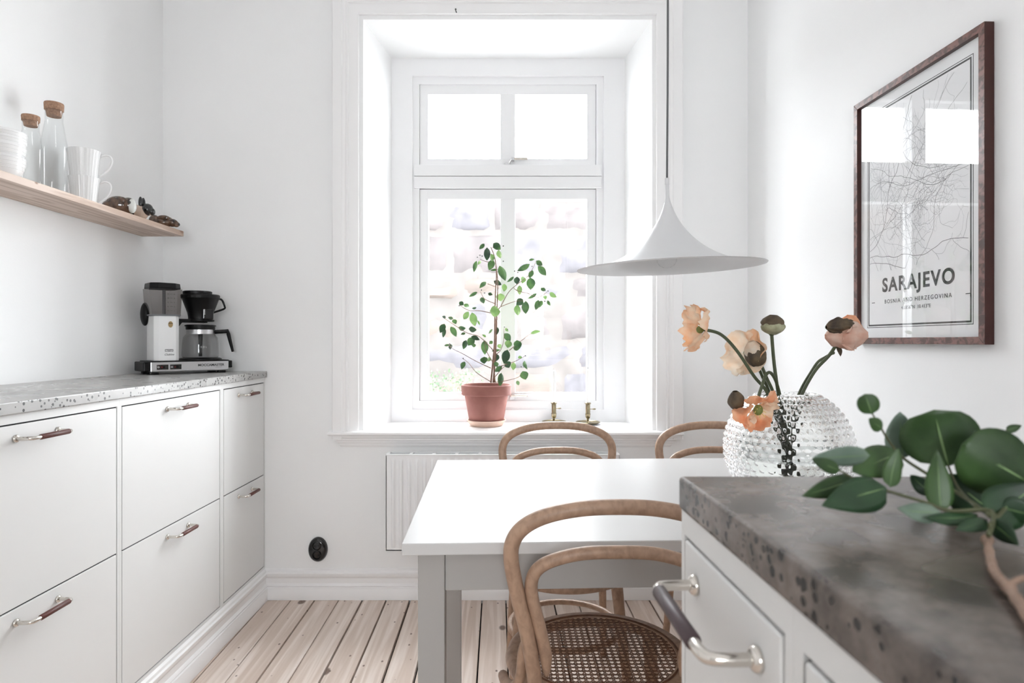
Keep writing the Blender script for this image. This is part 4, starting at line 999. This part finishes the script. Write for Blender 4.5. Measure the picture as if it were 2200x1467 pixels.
# ------------------------------------------------------------------ candlesticks with candles
def candlestick(px, Y, label, clabel, rot, top):
    c = Vector((fx(px, Y), Y, 0.7395)); e = empty('candlestick', c, rot); tag(e, label, 'candlestick', 'brass chamber candlesticks')
    MB().lathe([(0, 0.002), (0.030, 0.0), (0.040, 0.001), (0.055, 0.008), (0.058, 0.012), (0.0565, 0.013), (0.050, 0.0085), (0.036, 0.0045), (0.012, 0.006), (0, 0.006)], 40).build('drip_dish', M['brass'], e, smooth=60)
    MB().lathe([(0, 0.005), (0.010, 0.005), (0.0055, 0.012), (0.0045, 0.018), (0.0065, 0.022), (0.005, 0.026), (0.0095, 0.030), (0.0115, 0.034), (0.0115, 0.044), (0.0125, 0.046), (0.0125, 0.050), (0.0110, 0.052), (0.0110, 0.094), (0.0145, 0.097), (0.0145, 0.101), (0.0110, 0.103), (0.0100, 0.103), (0.0100, 0.08), (0, 0.08)], 24).build('stem', M['brass'], e, smooth=40)
    MB().tube([(0.009, 0, 0.072), (0.022, 0, 0.072)], 0.0016, 8).add(*(lambda m: (m.v, m.f))(MB().sphere((0.029, 0, 0.072), 1, 10, 6, (0.009, 0.0022, 0.0035)))).build('push_knob', M['brass'], e, smooth=60)
    k_ = empty('candle', c + Vector((0, 0, 0.0802))); tag(k_, clabel, 'candle', 'white taper candles')
    MB().lathe([(0, 0), (0.0097, 0), (0.0097, top - 0.012), (0.008, top - 0.004), (0.004, top), (0, top)], 20).build('wax', M['candle_wax'], k_, smooth=50)
    MB().tube([(0, 0, top - 0.002), (0.0005, 0, top + 0.009)], 0.0008, 5).build('wick', M['cord_grey'], k_)
candlestick(1190, 2.985, 'brass candlestick nearer the plant on the window sill', 'white taper candle in the holder nearer the plant', 0.3, 0.175)
candlestick(1263, 2.965, 'brass candlestick nearer the lamp on the window sill', 'white taper candle in the holder nearer the lamp', -0.1, 0.180)

# ------------------------------------------------------------------ bubbled glass vase with water
VY = 1.50
vc = Vector((fx(1692, VY), VY, TZ)); VR, VZ = 0.1445, 0.1365
va = empty('glass_vase', vc + Vector((0, 0, 0.0005))); tag(va, 'round clear glass vase with bubbled surface holding poppies', 'vase')
rows, ncol, per = 21, 44, 8
th0, th1 = math.radians(27), math.radians(156)
U = ncol*per
def outer_pt(k_, j):
    th = th0 + (th1 - th0)*j/(rows*per)
    ri = min(rows - 1, j//per); fv = (j/per - ri) - 0.5; uu = k_/per + 0.5*(ri % 2); fu = uu - math.floor(uu) - 0.5
    d2 = (fu*fu + fv*fv)/0.25
    bmp = 0.0034*math.cos(PI/2*min(1.0, math.sqrt(d2)))**1.3*min(1, math.sin(th)*1.4)
    r_ = VR + bmp; a = 2*PI*k_/U
    return (r_*math.sin(th)*math.cos(a), r_*math.sin(th)*math.sin(a), VZ + r_*math.cos(th))
loops = []
Ri = VR - 0.009
for j in range(25):              # inner wall, bottom to rim
    th = math.radians(150) + (th0 - 0.0 - math.radians(150))*j/24
    loops.append([(Ri*math.sin(th)*math.cos(2*PI*k_/U), Ri*math.sin(th)*math.sin(2*PI*k_/U), VZ + Ri*math.cos(th)) for k_ in range(U)])
rt_ = VR*math.sin(th0); zt_ = VZ + VR*math.cos(th0)
loops.append([((rt_ - 0.003)*math.cos(2*PI*k_/U), (rt_ - 0.003)*math.sin(2*PI*k_/U), zt_ + 0.002) for k_ in range(U)])
for j in range(rows*per + 1): loops.append([outer_pt(k_, j) for k_ in range(U)])
rb_ = VR*math.sin(th1)
loops.append([(rb_*0.97*math.cos(2*PI*k_/U), rb_*0.97*math.sin(2*PI*k_/U), 0.0) for k_ in range(U)])
vm_ = MB(); vm_.v = [q for lp in loops for q in lp]; nl = len(loops)
for i in range(nl - 1):
    for k_ in range(U):
        k2 = (k_+1) % U; vm_.f.append((i*U+k2, i*U+k_, (i+1)*U+k_, (i+1)*U+k2))
vm_.f.append(tuple(range(U))); vm_.f.append(tuple(range(nl*U - 1, (nl-1)*U - 1, -1)))
vm_.f = [tuple(reversed(f)) for f in vm_.f]
vm_.build('bubbled_glass', M['vase_glass'], va, smooth=180)
wl = 0.118
thw = math.acos((wl - VZ)/(Ri - 0.0004))
wp = [(0, VZ + (Ri - 0.0004)*math.cos(math.radians(149)))] + [((Ri - 0.0004)*math.sin(t), VZ + (Ri - 0.0004)*math.cos(t)) for t in [math.radians(149) + (thw - math.radians(149))*i/14 for i in range(15)]] + [(0, wl)]
wt = MB().lathe(wp, 72).build('water', M['water'], va, smooth=40); tag(wt, 'clear water in the lower half of the vase')

# ------------------------------------------------------------------ poppies
def petal(c, axis, phi, half, Rr, cup, seed, crumple=0.16, back=0.0):
    a = Vector(axis).normalized(); e1 = a.cross(Vector((0.1, 0.2, 1))).normalized(); e2 = a.cross(e1)
    def fn(u, t):
        s = u*2 - 1; ph = phi + s*half*(0.45 + 0.55*math.sqrt(max(t, 0.0)))
        n1 = mnoise.noise(Vector((ph*1.7 + seed, t*2.2, seed*0.7))); n2 = mnoise.noise(Vector((ph*5.0 + seed, t*3.0, seed*1.3))); n3 = mnoise.noise(Vector((ph*11.0, t*2.0 + seed, seed)))
        tt = 0.06 + 0.94*t
        edge = 1 - 0.16*abs(s)**3*t + 0.10*n2*t
        b_ = cup + 0.5*n1*t
        rad = Rr*tt*math.cos(b_)*edge; axl = Rr*(tt**1.3)*math.sin(b_)*edge + Rr*crumple*t*(n2 + 0.5*n3) - back*Rr*t*t
        return c + (e1*math.cos(ph) + e2*math.sin(ph))*rad + a*axl
    return MB().grid(fn, 18, 14)
def poppy(label, stem, sr, parts):
    """stem: points from the vase floor to the flower; parts: list of (name, mesh, material)"""
    org = Vector(stem[0]); e = empty('poppy', org); tag(e, label, 'flower', 'poppies in the vase')
    loc = lambda m: setattr(m, 'v', [tuple(Vector(q) - org) for q in m.v]) or m
    pts = smooth_path(stem, 8)
    loc(MB().tube(pts, sr, 8)).build('stem', M['poppy_stem'], e, smooth=180)
    for nm, m_, mt in parts: loc(m_).build(nm, M[mt], e, smooth=180)
def bud_shell(c, axis, rx, ln, k0, k1, seed, crk=0.05):    # half-open sepal, part of an egg between azimuths k0 and k1
    a = Vector(axis).normalized(); e1 = a.cross(Vector((0.3, 0.1, 1))).normalized(); e2 = a.cross(e1)
    def fn(u, t):
        ph = k0 + (k1 - k0)*u; q = math.sin(PI*(0.04 + 0.88*t))**0.8 * rx*(1 + 0.12*mnoise.noise(Vector((math.cos(ph)*2, t*3 + math.sin(ph)*2, seed))) + crk*mnoise.noise(Vector((math.cos(ph)*6, t*4 + math.sin(ph)*6, seed*1.7))))
        return c + a*(ln*(t - 0.5)) + (e1*math.cos(ph) + e2*math.sin(ph))*q
    return MB().grid(fn, 28, 18)
S = lambda px, py, dy=0.0: P(px, py, VY + dy)
# stems stand on the inner floor of the vase
fl1 = [S(1690, 1046, 0.0), S(1682, 960, -0.01), S(1662, 880, -0.02), S(1645, 838, -0.02), S(1620, 808, -0.03), S(1582, 752, -0.03), S(1548, 718, -0.03), S(1512, 708, -0.03)]
c = S(1515, 708, -0.03); ax = (-1, -0.15, 0.05)
poppy('pale peach poppy facing left on the longest arching stem', fl1, 0.0038,
      [('petal', petal(c, ax, 0.1 + i*PI/2*1.0, 0.95, 0.068, 0.60 if i % 2 else 0.42, 3.1 + i*7, 0.16), 'petal_peach') for i in range(4)] +
      [('seed_head', MB().sphere(c + Vector((-0.012, 0, 0)), 0.009, 12, 8), 'poppy_center')])
fl2 = [S(1698, 1046, 0.01), S(1686, 960, 0.0), S(1668, 880, 0.0), S(1655, 838, 0.0), S(1643, 812, 0.0), S(1633, 788, 0.0)]
c = S(1610, 760, 0.018); ax = (-0.80, -0.58, 0.12)
poppy('broad cream poppy behind the olive bud in the middle', [q + Vector((0.004, 0.022, 0)) for q in fl2[:-1]] + [S(1622, 772, 0.02)], 0.0036,
      [('petal', petal(c, ax, 0.5 + i*PI/2, 1.05, 0.064 if i != 1 else 0.058, 0.38, 11.7 + i*5, 0.10), ('petal_cream', 'petal_cream', 'petal_peach', 'petal_cream')[i]) for i in range(4)] +
      [('seed_head', MB().sphere(c + Vector((-0.01, -0.01, 0.002)), 0.008, 12, 8), 'poppy_center')])
c = S(1624, 764, -0.012); ax = (-0.25, -0.15, 0.95)
poppy('plump olive brown poppy bud in front of the cream poppy', [q + Vector((0, -0.012, 0)) for q in fl2], 0.0040,
      [('sepal', bud_shell(c, ax, 0.026, 0.062, 0.0, 3.4, 1), 'sepal'), ('sepal', bud_shell(c + Vector((0, 0, 0.001)), ax, 0.0245, 0.064, 3.1, 6.4, 5), 'sepal'),
       ('petal', bud_shell(c + Vector((-0.004, -0.003, 0.006)), (-0.35, -0.1, 0.9), 0.0215, 0.060, 0, 6.3, 8), 'petal_cream')])
c = S(1660, 698, 0.0)
poppy('brown capped poppy bud standing upright on a straight stem', [S(1694, 1046, -0.01), S(1690, 960, 0), S(1678, 880, 0), S(1671, 838, 0), S(1663, 780, 0), S(1658, 720, 0)], 0.0042,
      [('sepal', bud_shell(c + Vector((0, 0, 0.004)), (0.05, -0.1, 1), 0.0255, 0.040, 0, 6.3, 3), 'sepal'),
       ('petal', bud_shell(c + Vector((0.001, 0, -0.006)), (0.0, 0.0, 1), 0.0275, 0.036, 0.0, 6.3, 6), 'sepal_green'),
       ('seed_head', MB().sphere(S(1658, 716), 0.007, 10, 8), 'poppy_stem')])
c = S(1808, 716, 0.0)
fl5 = [S(1700, 1046, 0.01), S(1702, 960, 0.01), S(1712, 880, 0.0), S(1727, 838, 0.0), S(1752, 795, 0.0), S(1780, 765, 0.0), S(1797, 740, 0.0)]
poppy('crumpled pink and orange poppy with dark cap at the right', fl5, 0.0042,
      [('petal', bud_shell(c + Vector((0.004, -0.012, -0.006)), (0.95, -0.1, 0.05), 0.032, 0.092, 0, 6.3, 13, 0.38), 'petal_pink'),
       ('petal', bud_shell(c + Vector((0.020, 0.012, 0.010)), (0.9, 0.2, -0.12), 0.033, 0.062, 0, 6.3, 17, 0.34), 'petal_orange'),
       ('petal', petal(c + Vector((0.012, -0.02, -0.004)), (0.3, -0.9, -0.4), 0.4, 1.3, 0.042, 0.5, 31, 0.24), 'petal_pink'),
       ('petal', petal(c + Vector((0.018, -0.008, -0.004)), (0.8, -0.5, -0.1), 2.0, 1.5, 0.036, 0.25, 37, 0.3), 'petal_pink'),
       ('petal', petal(c + Vector((0.020, 0.004, 0.008)), (0.6, -0.2, 0.5), 1.0, 1.6, 0.034, 0.2, 44, 0.25), 'petal_orange'),
       ('sepal', bud_shell(c + Vector((-0.010, -0.018, 0.014)), (0.97, 0.1, -0.02), 0.021, 0.076, 0, 6.3, 23, 0.4), 'sepal'),
       ('sepal', leaf_mesh(S(1797, 742, -0.01), S(1806, 766, -0.012), 0.012, 0.4, 0.3, 0.2), 'sepal')])
poppy('slim bare poppy stem leaning right beside the crumpled poppy', [S(1694, 1046, 0.02), S(1700, 960, 0.02), S(1706, 880, 0.01), S(1720, 838, 0.012), S(1742, 800, 0.012), S(1757, 778, 0.012), S(1772, 768, 0.010), S(1790, 758, 0.008)], 0.0034,
      [('tip', MB().sphere(S(1790, 758, 0.008), 0.0042, 8, 6), 'poppy_stem')])
c = P(1622, 872, 1.372); ax = Vector((0.16, -0.80, -0.50)).normalized()
fl6 = [S(1704, 1046, -0.02), S(1694, 960, -0.02), S(1682, 880, -0.02), S(1673, 838, -0.03), S(1664, 812, -0.045), S(1654, 800, -0.065), S(1645, 806, -0.085), S(1638, 826, -0.105), P(1630, 850, 1.385), P(1624, 866, 1.380)]
poppy('drooping orange poppy hanging over the front of the vase', fl6, 0.0037,
      [('petal', petal(c, ax, 0.3 + i*PI/2, 0.95, 0.058 if i != 2 else 0.050, 0.42, 41 + i*6.3, 0.16), ('petal_orange', 'petal_orange', 'petal_peach', 'petal_orange')[i]) for i in range(4)] +
      [('petal', petal(c + ax*0.004, ax, 1.0 + i*PI, 0.7, 0.036, 0.70, 71 + i*9, 0.2), 'petal_cream') for i in range(2)] +
      [('seed_head', MB().sphere(c + ax*0.014, 0.010, 12, 8, (1, 1, 1.2)), 'poppy_center'),
       ('sepal', bud_shell(P(1582, 862, 1.366), (-0.2, -0.2, 1), 0.017, 0.046, 0, 6.3, 51), 'sepal')] +
      [('stamen', MB().tube([c + ax*0.006, c + ax*0.024 + Vector((0.012*math.cos(a_), 0.004*math.sin(a_*2), 0.012*math.sin(a_)))], 0.0009, 5), 'stamen') for a_ in [k_*PI/4 for k_ in range(8)]])

# ------------------------------------------------------------------ eucalyptus branch on the foreground worktop
bo = P(2121, 1160, 0.376); bo.z = ZR
eu = empty('eucalyptus_branch', bo); tag(eu, 'cut eucalyptus branch with round green leaves on the dark worktop', 'branch')
EL = [(1873,889,1858,846,44,.470,.470,'eucalyptus_leaf',0.1), (1895,921,1866,899,30,.470,.468,'eucalyptus_leaf',0.4), (1940,985,1933,884,64,.505,.505,'eucalyptus_grey',0.3), (2038,1002,2006,880,152,.470,.475,'eucalyptus_leaf',0.1),
      (1934,972,1830,1014,78,.466,.455,'eucalyptus_leaf',0.3), (1868,978,1743,985,44,.452,.446,'eucalyptus_grey',-0.3), (1804,1011,1743,986,30,.442,.440,'eucalyptus_leaf',0.2), (1912,1047,1931,962,38,.440,.446,'eucalyptus_leaf',0.3),
      (1838,1028,1722,1066,46,.446,.436,'eucalyptus_leaf',0.2), (1904,1048,1764,1087,80,.430,.418,'eucalyptus_dark',0.15), (2022,1098,2013,965,54,.420,.425,'eucalyptus_leaf',0.15), (2020,1100,1927,1092,48,.412,.408,'eucalyptus_grey',0.5),
      (2207,1034,2066,954,146,.432,.440,'eucalyptus_leaf',0.1), (2130,1116,2236,1036,96,.402,.402,'eucalyptus_dark',0.25), (2162,925,2194,914,17,.500,.500,'eucalyptus_leaf',0.0), (2122,1092,2026,1018,96,.460,.466,'eucalyptus_dark',0.1),
      (2004,1062,1955,1020,34,.480,.484,'eucalyptus_dark',0.2), (2120,1118,2052,1140,36,.398,.392,'eucalyptus_dark',0.5), (2128,1122,2190,1172,50,.392,.374,'eucalyptus_dark',0.5), (2100,1106,1988,1112,34,.408,.404,'eucalyptus_dark',0.5),
      (2150,1090,2230,1110,60,.405,.395,'eucalyptus_dark',0.3)]
re_ = random.Random(4)
for x0, y0, x1, y1, wd, Yb, Yt, mt, roll in EL:
    a_, b_ = P(x0, y0, Yb), P(x1, y1, Yt); Wd = wd*(Yb + Yt)/2/F
    shp = 'round' if wd > 100 or wd == 44 and y0 < 900 else ('pointed' if wd in (46, 80, 54, 48, 96, 36, 50) else 'ovate')
    fo, cu = re_.uniform(0.08, 0.22), re_.uniform(-0.04, 0.10)
    m_ = leaf_mesh(a_, b_, Wd, roll, fo, cu, shp, 6, 10)
    m_.v = [(q[0] - bo.x, q[1] - bo.y, max(q[2], ZR + 0.0015) - bo.z) for q in m_.v]
    o = m_.build('leaf', M[mt], eu, smooth=180)
    s_ = o.modifiers.new('thickness', 'SOLIDIFY'); s_.thickness = 0.0005
    # raised midrib
    v1 = leaf_mesh(a_, a_ + (b_ - a_)*0.85, Wd*0.03, roll, 0, cu, 'lance', 2, 6)
    off = (Vector((0, 0, CAM_H)) - (a_ + b_)/2).normalized()*0.0007
    v1.v = [(q[0] + off.x - bo.x, q[1] + off.y - bo.y, max(q[2] + off.z, ZR + 0.002) - bo.z) for q in v1.v]
    v1.build('midrib', M['leaf_vein'], o, smooth=180)
def estem(pts, r0, r1, mt='euc_stem', name='stem'):
    q = smooth_path([P(*p_) for p_ in pts], 5); n = len(q)
    q = [Vector((a.x, a.y, max(a.z, ZR + 0.004))) - bo for a in q]
    MB().tube(q, [r0 + (r1 - r0)*i/(n-1) for i in range(n)], 8).build(name, M[mt], eu, smooth=180)
estem([(2124,1150,.380),(2130,1098,.400),(2040,1097,.413),(1985,1078,.420),(1908,1055,.430),(1842,1031,.444),(1803,1010,.443)], 0.0016, 0.0007)
estem([(2130,1110,.395),(2075,1070,.430),(1995,1020,.462),(1942,985,.470),(1915,955,.470),(1893,920,.470),(1872,885,.470)], 0.0015, 0.0006)
estem([(2100,1092,.410),(2060,1050,.450),(2037,1000,.470)], 0.0012, 0.0008)
estem([(2126,1130,.385),(2170,1080,.410),(2208,1034,.432)], 0.0014, 0.0009); estem([(2190,1000,.49),(2172,940,.50),(2162,924,.50)], 0.0009, 0.0006)
wb_ = [(2121,1160),(2128,1200),(2136,1228),(2150,1246),(2168,1264),(2204,1316),(2262,1400),(2330,1500)]
pts = [];
for (px, py) in wb_:
    Y_ = (CAM_H - (ZR + 0.0045))*F/(py - 733.5); pts.append(Vector(((px - 1100)*Y_/F, Y_, ZR + 0.0045)) - bo)
q = smooth_path(pts, 6)
wbr = MB().tube(q, [0.0023 + 0.0006*i/len(q) + 0.0004*math.sin(i*1.9) for i in range(len(q))], 10)
wbr.sphere(pts[0], 0.0036, 10, 8).sphere(pts[4], 0.0034, 10, 8)
wbr.build('woody_stem', M['branch_bark'], eu, smooth=180)
Y2 = 0.30
q2 = [Vector(pts[4]), Vector(pts[4]) + Vector((0.010, 0.008, 0.001)), Vector(pts[4]) + Vector((0.026, 0.012, 0.002))]
MB().tube(smooth_path(q2, 4), 0.0016, 8).build('twig', M['branch_bark'], eu, smooth=180)
